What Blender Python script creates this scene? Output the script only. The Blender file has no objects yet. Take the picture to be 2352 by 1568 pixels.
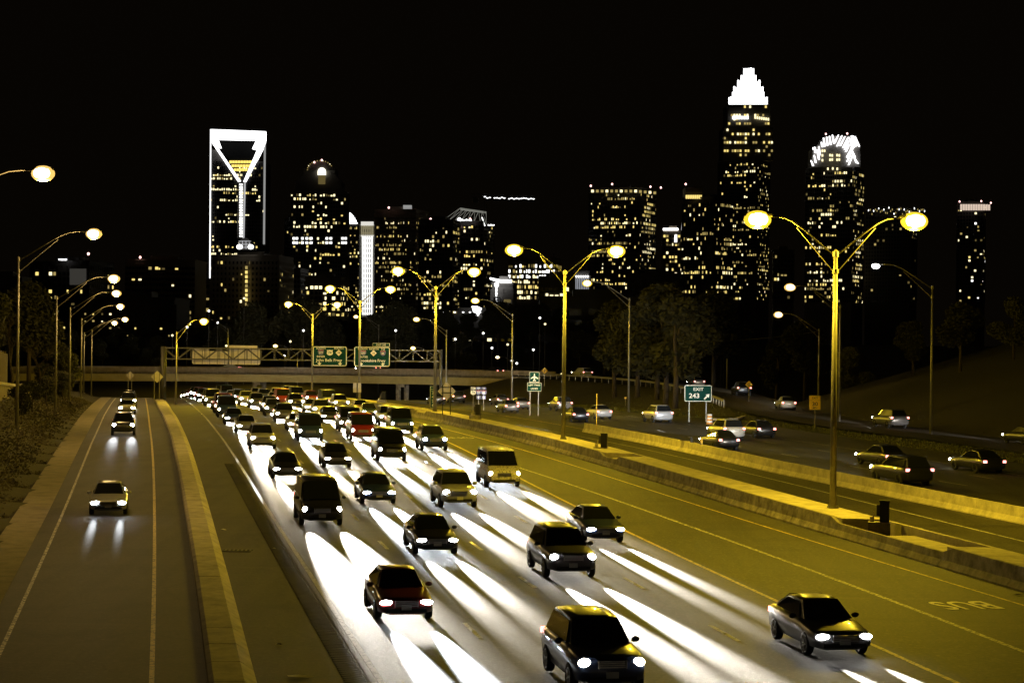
import bpy, math, random
import numpy as np
from mathutils import Matrix, Vector

# ------------------------------------------------------------------ camera, world, exposure
SC = bpy.context.scene
COL = SC.collection
F = 4500.0; CU = 1176.0; CV = 785.0; HC = 9.0          # focal length and centre in 2352-px units, eye height
ROLL = math.radians(0.6)
RX, RZ = math.cos(ROLL), math.sin(ROLL)
cd = bpy.data.cameras.new('camera'); cam = bpy.data.objects.new('camera', cd); COL.objects.link(cam)
cd.sensor_width = 36.0; cd.lens = 36.0 * F / 2352.0; cd.clip_start = 0.5; cd.clip_end = 6000
cam.matrix_world = Matrix(((RX, -RZ, 0, 0), (0, 0, -1, 0), (RZ, RX, 0, HC), (0, 0, 0, 1)))
SC.camera = cam
W = bpy.data.worlds.new('World'); SC.world = W; W.use_nodes = True
W.node_tree.nodes['Background'].inputs[0].default_value = (0.95, 0.66, 0.36, 1)
W.node_tree.nodes['Background'].inputs[1].default_value = 0.0020
SC.view_settings.view_transform = 'Standard'; SC.view_settings.look = 'None'
SC.view_settings.exposure = 0.0; SC.view_settings.gamma = 1.0; SC.view_settings.use_curve_mapping = False
SC.render.engine = 'CYCLES'
SC.cycles.use_denoising = True
SC.cycles.max_bounces = 4; SC.cycles.diffuse_bounces = 2; SC.cycles.glossy_bounces = 2
SC.cycles.volume_bounces = 0; SC.cycles.transparent_max_bounces = 4
SC.cycles.sample_clamp_indirect = 3.0; SC.cycles.sample_clamp_direct = 0
SC.cycles.use_light_tree = True

LAMP_W = 8200.0        # street lamp power
HEAD_W = 620000.0        # headlight power
HAZE = 0.0

rng = random.Random(7)

# ------------------------------------------------------------------ maths helpers
_ys = np.arange(0, 3000, 1.0)
_z = np.interp(_ys, [0, 50, 94, 144, 195, 245, 303, 350, 400, 430], [0, 0, .33, 1.07, 1.2, .7, -.2, -2, -4, -4.2])
_k = np.exp(-(np.arange(-30, 31) / 12.0) ** 2); _k /= _k.sum()
_z = np.convolve(np.pad(_z, 30, mode='edge'), _k, mode='valid')
def zg(y): return float(np.interp(y, _ys, _z))
def P(u, v, d):
    a = (u - CU) / F; b = -(v - CV) / F
    return Vector(((a * RX - b * RZ) * d, d, HC + (a * RZ + b * RX) * d))
def G(u, v, off=0.0):
    y = 20.0
    while y < 600:
        p = P(u, v, y)
        if p.z <= zg(y) + off: break
        y += 0.25
    return P(u, v, y)

# ------------------------------------------------------------------ materials
MATS = {}
def nt(m):
    m.use_nodes = True; t = m.node_tree; return t, t.nodes, t.links
def mat(name, col, rough=0.7, metal=0.0, var=0.0, scale=3.0, bump=0.0, bscale=30.0, col2=None, spec=0.4):
    if name in MATS: return MATS[name]
    m = bpy.data.materials.new(name); t, n, l = nt(m); b = n['Principled BSDF']
    b.inputs['Roughness'].default_value = rough; b.inputs['Metallic'].default_value = metal
    b.inputs['Specular IOR Level'].default_value = spec
    b.inputs['Base Color'].default_value = (*col, 1)
    if var > 0 or bump > 0:
        tc = n.new('ShaderNodeTexCoord')
    if var > 0:
        nz = n.new('ShaderNodeTexNoise'); nz.inputs['Scale'].default_value = scale; nz.inputs['Detail'].default_value = 8; nz.inputs['Roughness'].default_value = 0.7
        l.new(tc.outputs['Object'], nz.inputs['Vector'])
        mx = n.new('ShaderNodeMix'); mx.data_type = 'RGBA'
        c2 = col2 or tuple(c * 0.45 for c in col)
        mx.inputs[6].default_value = (*[min(1, c * (1 + var * .5)) for c in col], 1); mx.inputs[7].default_value = (*c2, 1)
        rp = n.new('ShaderNodeMapRange'); rp.inputs[1].default_value = 0.5 - 0.22; rp.inputs[2].default_value = 0.5 + 0.22
        rp.inputs[3].default_value = 0.0; rp.inputs[4].default_value = var
        l.new(nz.outputs['Fac'], rp.inputs[0]); l.new(rp.outputs[0], mx.inputs[0]); l.new(mx.outputs[2], b.inputs['Base Color'])
    if bump > 0:
        n2 = n.new('ShaderNodeTexNoise'); n2.inputs['Scale'].default_value = bscale; n2.inputs['Detail'].default_value = 4
        l.new(tc.outputs['Object'], n2.inputs['Vector'])
        bp = n.new('ShaderNodeBump'); bp.inputs['Strength'].default_value = bump; bp.inputs['Distance'].default_value = 0.02
        l.new(n2.outputs['Fac'], bp.inputs['Height']); l.new(bp.outputs[0], b.inputs['Normal'])
    MATS[name] = m; return m
def emit(name, col, strength, sample=False):
    if name in MATS: return MATS[name]
    m = bpy.data.materials.new(name); t, n, l = nt(m); b = n['Principled BSDF']
    b.inputs['Base Color'].default_value = (*[c * .3 for c in col], 1)
    b.inputs['Emission Color'].default_value = (*col, 1); b.inputs['Emission Strength'].default_value = strength
    m.cycles.emission_sampling = 'FRONT_BACK' if sample else 'NONE'
    MATS[name] = m; return m
def asphalt(name, base, dark, spd=1.0, speck=0.5):
    if name in MATS: return MATS[name]
    m = bpy.data.materials.new(name); t, n, l = nt(m); b = n['Principled BSDF']
    b.inputs['Roughness'].default_value = 0.72; b.inputs['Specular IOR Level'].default_value = 0.35
    tc = n.new('ShaderNodeTexCoord')
    def noise(sc, det, mp=None):
        z = n.new('ShaderNodeTexNoise'); z.inputs['Scale'].default_value = sc; z.inputs['Detail'].default_value = det
        if mp:
            g = n.new('ShaderNodeMapping'); g.inputs['Scale'].default_value = mp; g.inputs['Rotation'].default_value = (0, 0, math.radians(-12))
            l.new(tc.outputs['Object'], g.inputs[0]); l.new(g.outputs[0], z.inputs['Vector'])
        else: l.new(tc.outputs['Object'], z.inputs['Vector'])
        return z.outputs['Fac']
    big = noise(1.1, 6, (1.0, 0.035, 1.0)); mid = noise(0.30, 7); fine = noise(9.0, 5); cross = noise(1.0, 4, (.05, 1.6, 1.0)); grit = noise(22.0, 2)
    def mix(a, bb, f):
        x = n.new('ShaderNodeMix'); x.data_type = 'RGBA'
        for i, s in ((6, a), (7, bb)):
            if isinstance(s, tuple): x.inputs[i].default_value = (*s, 1)
            else: l.new(s, x.inputs[i])
        l.new(f, x.inputs[0]); return x.outputs[2]
    def rng_(s, a, b_, c=0.0, d=1.0):
        r = n.new('ShaderNodeMapRange'); r.inputs[1].default_value = a; r.inputs[2].default_value = b_; r.inputs[3].default_value = c; r.inputs[4].default_value = d
        l.new(s, r.inputs[0]); return r.outputs[0]
    c = mix(base, dark, rng_(big, .42, .60, 0, .9))
    c = mix(c, tuple(x * .5 for x in dark), rng_(mid, .52, .70, 0, .8))
    c = mix(c, tuple(x * 1.7 for x in base), rng_(cross, .58, .72, 0, .45))
    c = mix(c, tuple(min(1, x * 2.4) for x in base), rng_(fine, .56, .72, 0, speck))
    c = mix(c, tuple(x * .3 for x in dark), rng_(fine, .44, .30, 0, speck))
    c = mix(c, tuple(min(1, x * 4.0) for x in base), rng_(grit, .70, .78, 0, speck))
    # fine cracks
    vo = n.new('ShaderNodeTexVoronoi'); vo.feature = 'DISTANCE_TO_EDGE'; vo.inputs['Scale'].default_value = 0.16
    wn = n.new('ShaderNodeTexNoise'); wn.inputs['Scale'].default_value = 0.7; wn.inputs['Detail'].default_value = 5
    l.new(tc.outputs['Object'], wn.inputs['Vector'])
    ad = n.new('ShaderNodeVectorMath'); ad.operation = 'MULTIPLY_ADD'; ad.inputs[1].default_value = (1.6, 1.6, 0)
    l.new(wn.outputs['Color'], ad.inputs[0]); l.new(tc.outputs['Object'], ad.inputs[2]); l.new(ad.outputs[0], vo.inputs['Vector'])
    c = mix(c, tuple(x * .25 for x in dark), rng_(vo.outputs['Distance'], 0.003, 0.010, .4, 0))
    l.new(c, b.inputs['Base Color'])
    bp = n.new('ShaderNodeBump'); bp.inputs['Strength'].default_value = .5; bp.inputs['Distance'].default_value = .02
    l.new(fine, bp.inputs['Height']); l.new(bp.outputs[0], b.inputs['Normal'])
    MATS[name] = m; return m
def paint(name, col, under, wear=.5):
    if name in MATS: return MATS[name]
    m = bpy.data.materials.new(name); t, n, l = nt(m); b = n['Principled BSDF']; b.inputs['Roughness'].default_value = .6
    tc = n.new('ShaderNodeTexCoord')
    z = n.new('ShaderNodeTexNoise'); z.inputs['Scale'].default_value = 7; z.inputs['Detail'].default_value = 6; z.inputs['Roughness'].default_value = .75
    l.new(tc.outputs['Object'], z.inputs['Vector'])
    r = n.new('ShaderNodeMapRange'); r.inputs[1].default_value = .62 - wear * .28; r.inputs[2].default_value = .70 - wear * .22
    l.new(z.outputs['Fac'], r.inputs[0])
    x = n.new('ShaderNodeMix'); x.data_type = 'RGBA'; x.inputs[6].default_value = (*col, 1); x.inputs[7].default_value = (*under, 1)
    l.new(r.outputs[0], x.inputs[0]); l.new(x.outputs[2], b.inputs['Base Color'])
    MATS[name] = m; return m

ASPH = asphalt('asphalt_main', (.042, .039, .034), (.026, .024, .021), speck=.7)
ASPH2 = asphalt('asphalt_shoulder', (.034, .028, .021), (.020, .017, .013), speck=.6)
ASPHB = asphalt('asphalt_bus', (.038, .034, .027), (.022, .020, .016), speck=1.0)
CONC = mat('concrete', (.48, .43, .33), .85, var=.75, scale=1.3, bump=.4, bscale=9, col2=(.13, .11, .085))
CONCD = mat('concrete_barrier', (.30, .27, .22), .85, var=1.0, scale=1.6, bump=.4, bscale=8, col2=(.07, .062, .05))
CONCW = mat('concrete_wall', (.24, .2, .15), .9, var=.8, scale=1.2, bump=.5, bscale=5)
WHITEP = paint('paint_white', (.75, .72, .65), (.06, .055, .048), .4)
WORNP = paint('paint_worn', (.62, .56, .44), (.05, .045, .037), .75)
YELP = paint('paint_yellow', (.6, .42, .10), (.05, .045, .035), .5)
GALV = mat('galvanized_steel', (.22, .21, .19), .5, .5, var=.4, scale=4)
STEELD = mat('dark_steel', (.09, .085, .08), .55, .5, var=.3, scale=5)
GRASS = mat('grass_ground', (.026, .023, .010), .95, var=.9, scale=1.2, bump=1.0, bscale=18, col2=(.035, .028, .014))
SOIL = mat('bank_cover', (.07, .052, .03), .95, var=.95, scale=2.0, bump=1.0, bscale=12, col2=(.02, .016, .01))
ALUM = mat('sign_back', (.55, .5, .43), .5, .3, var=.5, scale=2.5)
SGREEN = mat('sign_green', (.006, .045, .035), .85, var=.3, scale=1.0, spec=.1)
SWHITE = mat('sign_legend', (.8, .76, .6), .4)
SYEL = mat('sign_yellow', (.8, .52, .02), .45)
SBLACK = mat('sign_black', (.015, .015, .015), .5)
SBLUE = mat('sign_blue', (.09, .10, .2), .4)
SRED = mat('sign_red', (.45, .12, .12), .4)
BARK = mat('bark', (.05, .038, .025), .95, var=.7, scale=6, bump=.8, bscale=20)
LEAF = mat('leaf', (.028, .03, .012), .8, var=.7, scale=.7, col2=(.03, .024, .012))
LAMPY = emit('lamp_lens_yellow', (1.0, .9, .62), 6)
BOWLY = emit('lamp_halo_yellow', (1.0, .66, .035), 1.25); BOWLA = emit('lamp_halo_amber', (1.0, .62, .16), 1.1)  # halo tint put into the emission of the bowls
LAMPA = emit('lamp_lens_amber', (1.0, .9, .68), 6)
LAMPW = emit('lamp_lens_white', (1, 1, 1), 14)
PINK = emit('beacon_light', (1.0, .55, .5), 4)

# ------------------------------------------------------------------ mesh helpers
class MB:
    def __init__(s): s.v = []; s.f = []
    def add(s, vs, fs):
        o = len(s.v); s.v += [tuple(x) for x in vs]; s.f += [tuple(i + o for i in q) for q in fs]; return s
    def box(s, c, size, rz=0.0, taper=1.0):
        x, y, z = (k / 2 for k in size); cs, sn = math.cos(rz), math.sin(rz); vs = []
        for dz in (-z, z):
            k = taper if dz > 0 else 1.0
            for dx, dy in ((-x, -y), (x, -y), (x, y), (-x, y)):
                dx *= k; dy *= k
                vs.append((c[0] + dx * cs - dy * sn, c[1] + dx * sn + dy * cs, c[2] + dz))
        return s.add(vs, [(3, 2, 1, 0), (4, 5, 6, 7), (0, 1, 5, 4), (1, 2, 6, 5), (2, 3, 7, 6), (3, 0, 4, 7)])
    def bar(s, a, b, w, h=None):
        h = h or w; a = Vector(a); b = Vector(b); d = (b - a).normalized()
        up = Vector((0, 0, 1)) if abs(d.z) < .95 else Vector((0, 1, 0))
        r = d.cross(up).normalized() * (w / 2); q = r.cross(d).normalized() * (h / 2)
        vs = [a - r - q, a + r - q, a + r + q, a - r + q, b - r - q, b + r - q, b + r + q, b - r + q]
        return s.add(vs, [(0, 1, 2, 3), (7, 6, 5, 4), (0, 4, 5, 1), (1, 5, 6, 2), (2, 6, 7, 3), (3, 7, 4, 0)])
    def tube(s, path, rad, n=8, cap=True):
        path = [Vector(p) for p in path]
        if not hasattr(rad, '__len__'): rad = [rad] * len(path)
        vs = []; fs = []
        for i, p in enumerate(path):
            d = (path[min(i + 1, len(path) - 1)] - path[max(i - 1, 0)]).normalized()
            up = Vector((0, 1, 0)) if abs(d.z) > .8 else Vector((0, 0, 1))
            r = d.cross(up).normalized(); q = r.cross(d)
            for k in range(n):
                a = 2 * math.pi * k / n; vs.append(p + (r * math.cos(a) + q * math.sin(a)) * rad[i])
        for i in range(len(path) - 1):
            for k in range(n):
                fs.append((i * n + k, i * n + (k + 1) % n, (i + 1) * n + (k + 1) % n, (i + 1) * n + k))
        if cap:
            fs.append(tuple(range(n - 1, -1, -1))); fs.append(tuple((len(path) - 1) * n + k for k in range(n)))
        return s.add(vs, fs)
    def ellipsoid(s, c, r, n=12, m=8, zmin=-1.0):
        vs = []; fs = []
        for i in range(m + 1):
            t = -math.pi / 2 + math.pi * i / m
            for k in range(n):
                a = 2 * math.pi * k / n
                vs.append((c[0] + r[0] * math.cos(t) * math.cos(a), c[1] + r[1] * math.cos(t) * math.sin(a), c[2] + r[2] * max(zmin, math.sin(t))))
        for i in range(m):
            for k in range(n): fs.append((i * n + k, i * n + (k + 1) % n, (i + 1) * n + (k + 1) % n, (i + 1) * n + k))
        return s.add(vs, fs)
    def prism(s, pts, thick, axis=Vector((0, 1, 0))):
        n = len(pts); pts = [Vector(p) for p in pts]; vs = pts + [p + axis * thick for p in pts]
        fs = [tuple(range(n)), tuple(range(2 * n - 1, n - 1, -1))] + [(i, i + n, (i + 1) % n + n, (i + 1) % n) for i in range(n)]
        return s.add(vs, fs)
    def loft(s, rings, cap=True):
        n = len(rings[0]); vs = [p for r in rings for p in r]; fs = []
        for i in range(len(rings) - 1):
            for k in range(n): fs.append((i * n + k, i * n + (k + 1) % n, (i + 1) * n + (k + 1) % n, (i + 1) * n + k))
        if cap: fs.append(tuple(range(n - 1, -1, -1))); fs.append(tuple((len(rings) - 1) * n + k for k in range(n)))
        return s.add(vs, fs)
    def mesh(s, name, m=None, smooth=False):
        me = bpy.data.meshes.new(name); me.from_pydata(s.v, [], s.f)
        if smooth: me.polygons.foreach_set('use_smooth', [True] * len(me.polygons))
        if m: me.materials.append(m)
        me.update(); return me
    def build(s, name, m, parent=None, smooth=False, loc=None):
        return link(name, s.mesh(name, m, smooth), parent, loc)
def link(name, data, parent=None, loc=None, rz=0.0):
    o = bpy.data.objects.new(name, data); COL.objects.link(o)
    if parent: o.parent = parent
    if loc is not None: o.location = loc
    if rz: o.rotation_euler = (0, 0, rz)
    return o
def tag(o, label=None, cat=None, group=None, kind=None):
    if label: o['label'] = label
    if cat: o['category'] = cat
    if group: o['group'] = group
    if kind: o['kind'] = kind
    return o
def thing(name, label, cat, loc=(0, 0, 0), rz=0.0, group=None):
    o = link(name, None, None, loc, rz); o.empty_display_size = .5; return tag(o, label, cat, group)
def dup(root, loc, rz=0.0, label=None, scale=None):
    r = root.copy(); COL.objects.link(r); r.location = loc; r.rotation_euler = (0, 0, rz)
    if scale: r.scale = scale
    if label: r['label'] = label
    for ch in list(root.children):
        c = ch.copy(); COL.objects.link(c); c.parent = r
        for g in ch.children:
            d = g.copy(); COL.objects.link(d); d.parent = c
    return r
_tc = {}
def text_mesh(s, size, m, depth=.01, xs=1.0):
    k = (s, size, m.name, depth, xs)
    if k in _tc: return _tc[k]
    c = bpy.data.curves.new('lettering', 'FONT'); c.body = s; c.size = size; c.align_x = 'CENTER'; c.align_y = 'CENTER'
    c.extrude = depth; c.offset = size * .012; c.resolution_u = 3
    o = bpy.data.objects.new('lettering', c); COL.objects.link(o)
    dg = bpy.context.evaluated_depsgraph_get(); dg.update()
    me = bpy.data.meshes.new_from_object(o.evaluated_get(dg)); bpy.data.objects.remove(o); bpy.data.curves.remove(c)
    if xs != 1.0: me.transform(Matrix.Diagonal((xs, 1, 1, 1)))
    me.materials.clear(); me.materials.append(m); _tc[k] = me; return me
def letters(s, size, m, parent, loc, rot=(math.pi / 2, 0, 0), depth=.01, xs=1.0, name='lettering'):
    o = link(name, text_mesh(s, size, m, depth, xs), parent, loc); o.rotation_euler = rot; return o
ORD = ['nearest', 'second', 'third', 'fourth', 'fifth', 'sixth', 'seventh', 'eighth', 'ninth', 'tenth', 'eleventh', 'twelfth', 'thirteenth', 'fourteenth', 'fifteenth', 'sixteenth', 'seventeenth', 'eighteenth', 'nineteenth', 'twentieth', 'twenty-first', 'twenty-second', 'twenty-third', 'twenty-fourth', 'twenty-fifth', 'twenty-sixth', 'twenty-seventh', 'twenty-eighth']

# ------------------------------------------------------------------ road plan: lines x(y) read off the photograph
LP = dict(
 ramp_wl=[(225,987),(185,1082),(155,1152),(105,1272),(32,1429),(0,1499)],
 ramp_yr=[(344,982),(351.5,1072),(355,1157),(355,1232),(353,1401),(349,1526)],
 kerb_l=[(360,937),(385,1002),(405,1062),(418,1122),(428,1192),(437,1274),(448,1336),(458,1426),(468,1526),(472,1568)],
 kerb_r=[(390,937),(425,1002),(448,1052),(468,1122),(483,1182),(503,1247),(520,1301),(540,1376),(558,1446),(585,1568)],
 main_wl=[(459,944),(487,994),(534,1039),(569,1099),(619,1161),(660,1227),(706,1311),(763,1391),(853,1568)],
 main_yr=[(850,940),(980,1000),(1150,1073),(1329,1162),(1507,1253),(1764,1379),(1859,1420),(2027,1495)],
 bus_w=[(1122,1053),(1232,1090),(1282,1105),(1369,1130),(1507,1180),(1764,1276),(1904,1328),(2014,1373),(2114,1408),(2214,1443),(2352,1493)],
 bus_y=[(1052,993),(1132,1015),(1257,1054),(1357,1084),(1764,1206),(1889,1250),(2029,1293),(2139,1326),(2239,1360),(2350,1394)],
 bar1=[(882,946),(977,968),(1082,988),(1182,1017),(1282,1041),(1377,1069),(1445,1081),(1764,1186),(1904,1228),(2027,1268),(2189,1318),(2352,1363)],
 out_y=[(1117,965),(1292,995),(1382,1012),(1470,1033.6),(1553,1051),(1728,1090),(1781,1102),(1904,1132),(2024,1162),(2189,1203),(2352,1249)],
 bar2=[(1764,1085),(1924,1115),(2089,1155),(2232,1182),(2324,1200)],
 out_l1=[(1493,984),(1597,1011),(1714.5,1029),(1849.6,1051.6),(2006.7,1079.7),(2189,1113.5)],
 out_l2=[(1831.5,1028),(1971.7,1050),(2140.5,1077),(2332,1110)],
 berm=[(1851,985),(2100,1020),(2352,1050)],
)
LN = {}
for k, pts in LP.items():
    q = np.array([(G(u, v).x, G(u, v).y) for u, v in pts])
    deg = 2 if len(pts) > 4 else 1
    LN[k] = (np.polyfit(q[:, 1], q[:, 0], deg), max(48, q[:, 1].min()), min(215, q[:, 1].max()))
def X(k, y):
    if k == 'gut_i': return X('ramp_wl', y) - .75
    if k == 'gut_o': return X('ramp_wl', y) - 2.3
    if k == 'slab': return X('bar1', y) + 2.35
    if k == 'out_e': return X('out_l2', y) + 4.0
    c, a, b = LN[k]; yy = min(max(y, a), b); x = float(np.polyval(c, yy)); s = float(np.polyval(np.polyder(c), yy))
    if y > b: s = -.225 if k not in ('ramp_wl', 'ramp_yr', 'kerb_l', 'kerb_r', 'main_wl') else -.19
    return x + s * (y - yy)
def lane(i, y):      # lane lines of the inbound carriageway, 0 = white edge, 4 = yellow edge
    a, b = X('main_wl', y), X('main_yr', y); return a + (b - a) * i / 4
def strip(fa, fb, y0, y1, off, step=2.0, nx=1):
    m = MB(); ys = np.linspace(y0, y1, max(2, int((y1 - y0) / step) + 1))
    vs = []; fs = []
    for y in ys:
        a, b = fa(y), fb(y)
        for j in range(nx + 1): vs.append((a + (b - a) * j / nx, y, zg(y) + off))
    for i in range(len(ys) - 1):
        for j in range(nx):
            p = i * (nx + 1) + j; fs.append((p, p + 1, p + nx + 2, p + nx + 1))
    return m.add(vs, fs)
L_ = lambda k, d=0.0: (lambda y: X(k, y) + d)

# flyover centre line (x, y, z)
FLY = [Vector(p) for p in ((62, 60, .3), (51, 110, .6), (41, 155, 1.0), (33.5, 187, 1.2), (29.5, 212, 1.5), (28.6, 235, 2.0), (27, 262, 2.5), (23.5, 292, 2.7), (14.8, 328, 2.75), (4, 352, 2.7), (-8, 370, 2.6), (-32, 388, 2.4), (-64, 394, 2.3), (-100, 396, 2.0))]
def fly(t):      # catmull-rom
    n = len(FLY) - 1; t = min(max(t, 0), n - 1e-6); i = int(t); f = t - i
    p0, p1, p2, p3 = FLY[max(i - 1, 0)], FLY[i], FLY[i + 1], FLY[min(i + 2, n)]
    return .5 * (2 * p1 + (p2 - p0) * f + (2 * p0 - 5 * p1 + 4 * p2 - p3) * f * f + (3 * p1 - p0 - 3 * p2 + p3) * f ** 3)
FT = [fly(i * .2) for i in range(0, 66)]
FA = np.array([(p.x, p.y, p.z) for p in FT[:46]])

# ------------------------------------------------------------------ terrain
def bank_h(y): return float(np.interp(y, [0, 60, 150, 215, 300, 400], [2.2, 3.3, 3.2, 1.8, .8, 2.0]))
def terrain(x, y):
    z = zg(y) - .12
    gx = X('gut_o', y) if y < 420 else -95
    if x < gx - .6:
        d = gx - .6 - x; h = bank_h(y)
        z += h * min(1, d / 4.5) + max(0, min(4, (d - 7) * .12))
    if x > 25:
        d2 = ((FA[:, 0] - x) ** 2 + (FA[:, 1] - y) ** 2); i = int(d2.argmin())
        side = x - FA[i, 0]
        if d2[i] > 25 and side > 0 and y < 250: z += min(9, (math.sqrt(d2[i]) - 5) * .30)
    if y > 150:
        d2 = ((FA[:, 0] - x) ** 2 + (FA[:, 1] - y) ** 2); i = int(d2.argmin()); d = math.sqrt(d2[i])
        z = max(z, FA[i, 2] - .25 - max(0, d - 4.6) * .28) if (x > -12 and d < 30) else z
    if y > 400: z = min(9, -4.2 + (y - 400) * .05 + max(0, (abs(x + 20) - 60)) * .02)
    return z
xs = np.concatenate([np.linspace(-1800, -140, 14), np.linspace(-120, 110, 150), np.linspace(140, 1800, 14)])
ys = np.concatenate([np.arange(-10, 450, 3.5), np.linspace(480, 3200, 26)])
m = MB(); nx = len(xs)
vs = [(x, y, terrain(x, y)) for y in ys for x in xs]
fs = [(j * nx + i, j * nx + i + 1, (j + 1) * nx + i + 1, (j + 1) * nx + i) for j in range(len(ys) - 1) for i in range(nx - 1)]
gr = m.add(vs, fs).build('ground', GRASS, smooth=True); tag(gr, kind='structure')

# ------------------------------------------------------------------ road surfaces
def structure(name, mb, m): o = mb.build(name, m); tag(o, kind='structure'); return o
Y0, Y1 = 12, 398
ramp = structure('ramp_road', strip(L_('gut_i'), L_('kerb_l', .1), Y0, 300, 0, nx=2), ASPH2)
gut = structure('gutter', strip(L_('gut_o'), L_('gut_i', .02), Y0, 300, .012), CONCW)
shoulder = structure('shoulder_road', strip(L_('kerb_r', -.1), L_('main_wl', -.25), Y0, Y1, 0), ASPH2)
mainr = structure('inbound_road', strip(L_('main_wl', -.27), L_('main_yr', .35), Y0, Y1, .02, nx=4), ASPH)
busr = structure('bus_lane_road', strip(L_('main_yr', .33), L_('bar1', .25), Y0, Y1, 0, nx=3), ASPHB)
outs = structure('outbound_shoulder_road', strip(L_('slab', -.1), L_('bar2', .3), Y0, Y1, 0, nx=2), ASPHB)
outr = structure('outbound_road', strip(L_('bar2', .25), L_('out_e'), Y0, Y1, .012, nx=4), ASPH)
# widening towards the exit
outx = structure('exit_lane_road', strip(L_('out_e', -.05), lambda y: X('out_e', y) + float(np.interp(y, [20, 150, 200, 232, 250], [3.6, 5.2, 7.6, 5.5, 0.02])), Y0, 250, .006), ASPH)
def ribbon(pts, half, off, name, m):
    mb = MB(); vs = []; fs = []
    for i, p in enumerate(pts):
        d = pts[min(i + 1, len(pts) - 1)] - pts[max(i - 1, 0)]; r = Vector((d.y, -d.x, 0)).normalized()
        for s in (-1, 1): vs.append((p.x + r.x * half * s, p.y + r.y * half * s, p.z + off))
    for i in range(len(pts) - 1): fs.append((2 * i, 2 * i + 2, 2 * i + 3, 2 * i + 1))
    return structure(name, mb.add(vs, fs), m)
exit_ramp = ribbon(FT, 4.2, .10, 'exit_ramp_road', ASPH2)

# painted lines (children of the road they lie on)
def line(fn, y0, y1, w, m, parent, off=.03, name='edge_line'):
    return strip(lambda y: fn(y) - w / 2, lambda y: fn(y) + w / 2, y0, y1, off).build(name, m, parent)
line(L_('ramp_wl'), Y0, 290, .13, WORNP, ramp, .006); line(L_('ramp_yr'), Y0, 290, .14, YELP, ramp, .006)
line(L_('main_wl'), Y0, 395, .17, WHITEP, mainr, .026); line(L_('main_yr'), Y0, 395, .17, YELP, mainr, .026)
line(L_('bus_w'), Y0, 300, .20, WORNP, busr, .006); line(L_('bus_y'), Y0, 340, .13, YELP, busr, .006)
line(L_('out_y'), Y0, 330, .12, WHITEP, outs, .006); line(L_('bar2', 1.3), Y0, 330, .12, YELP, outr, .02)
line(L_('out_e', -.6), 60, 235, .12, WHITEP, outr, .02)
def dashes(fn, ys, parent, m=WHITEP, w=.14, L=3.05, off=.028):
    for y in ys:
        strip(lambda t: fn(t) - w / 2, lambda t: fn(t) + w / 2, y, y + L, off, step=1.5).build('lane_dash', m, parent)
for i in (1, 2, 3): dashes(lambda y, i=i: lane(i, y), [24 + 11.6 * k for k in range(24)], mainr, w=.16)
dashes(L_('out_l1'), [61 + 11.2 * k for k in range(16)], outr, off=.02); dashes(L_('out_l2'), [66 + 11.2 * k for k in range(15)], outr, off=.02)
# gore wedge at the exit
MB().add([(X('out_e', 172) + .2, 172, zg(172) + .03), (X('out_e', 213) + .1, 213, zg(213) + .03), (X('out_e', 213) + 1.0, 213, zg(213) + .03)], [(0, 2, 1)]).build('gore_marking', WHITEP, outr)
# pavement lettering, read by drivers coming towards the camera
def road_text(s, uv, size, stretch, parent, m):
    g = G(*uv); ang = math.atan2(-.215, 1)
    o = letters(s, size, m, parent, (g.x, g.y, zg(g.y) + .007), rot=(0, 0, math.pi - ang), depth=.0005, name='pavement_lettering'); o.scale = (1, stretch, 1)
PVM = paint('paint_lettering', (.8, .74, .6), (.09, .08, .065), .2)
road_text('BUS', (2214, 1391), 1.25, 2.2, busr, PVM); road_text('ONLY', (1042, 1006), 1.25, 2.6, busr, WORNP)
g = G(1142, 1036); dm = MB()
pts = [(0, -2.2), (.75, 0), (0, 2.2), (-.75, 0)]; inn = [(x * .72, y * .72) for x, y in pts]; ang = .215
def rp(p): return (g.x + p[0] * math.cos(ang) - p[1] * math.sin(ang), g.y + p[0] * math.sin(ang) + p[1] * math.cos(ang), zg(g.y + p[1]) + .012)
dm.add([rp(p) for p in pts] + [rp(p) for p in inn], [(i, (i + 1) % 4, 4 + (i + 1) % 4, 4 + i) for i in range(4)]); dm.build('pavement_diamond', PVM, busr)
# rumble strip beside the white line
rb = MB()
y = 30.0
while y < 128:
    x0 = X('main_wl', y) - .32; z = zg(y) + .012
    rb.box((x0 - .33, y, z), (.62, .14, .022), math.atan(-.17)); y += .3
o = rb.build('rumble_strip', asphalt('asphalt_rumble', (.034, .030, .025), (.022, .019, .016), speck=.1), shoulder); tag(o, kind='stuff')
# raised pavement markers and drain grate
for i in (1, 2, 3):
    for k in range(8):
        y = 30 + 11.6 * k + 7; o = MB().box((lane(i, y), y, zg(y) + .035), (.11, .10, .03), taper=.7).build('pavement_marker', mat('marker_white', (.8, .8, .78), .2), mainr)
for u, v in ((520, 1262), (478, 1262)):
    pass
g = G(545, 1266); dg = MB()
for k in range(7): dg.bar((g.x - .5 + k * .17, g.y - .25, zg(g.y) + .012), (g.x - .5 + k * .17, g.y + .3, zg(g.y) + .012), .06, .03)
dg.box((g.x, g.y - .3, zg(g.y) + .01), (1.2, .07, .03)); dg.box((g.x, g.y + .34, zg(g.y) + .01), (1.2, .07, .03)); dg.build('drain_grate', STEELD, shoulder)
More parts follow.
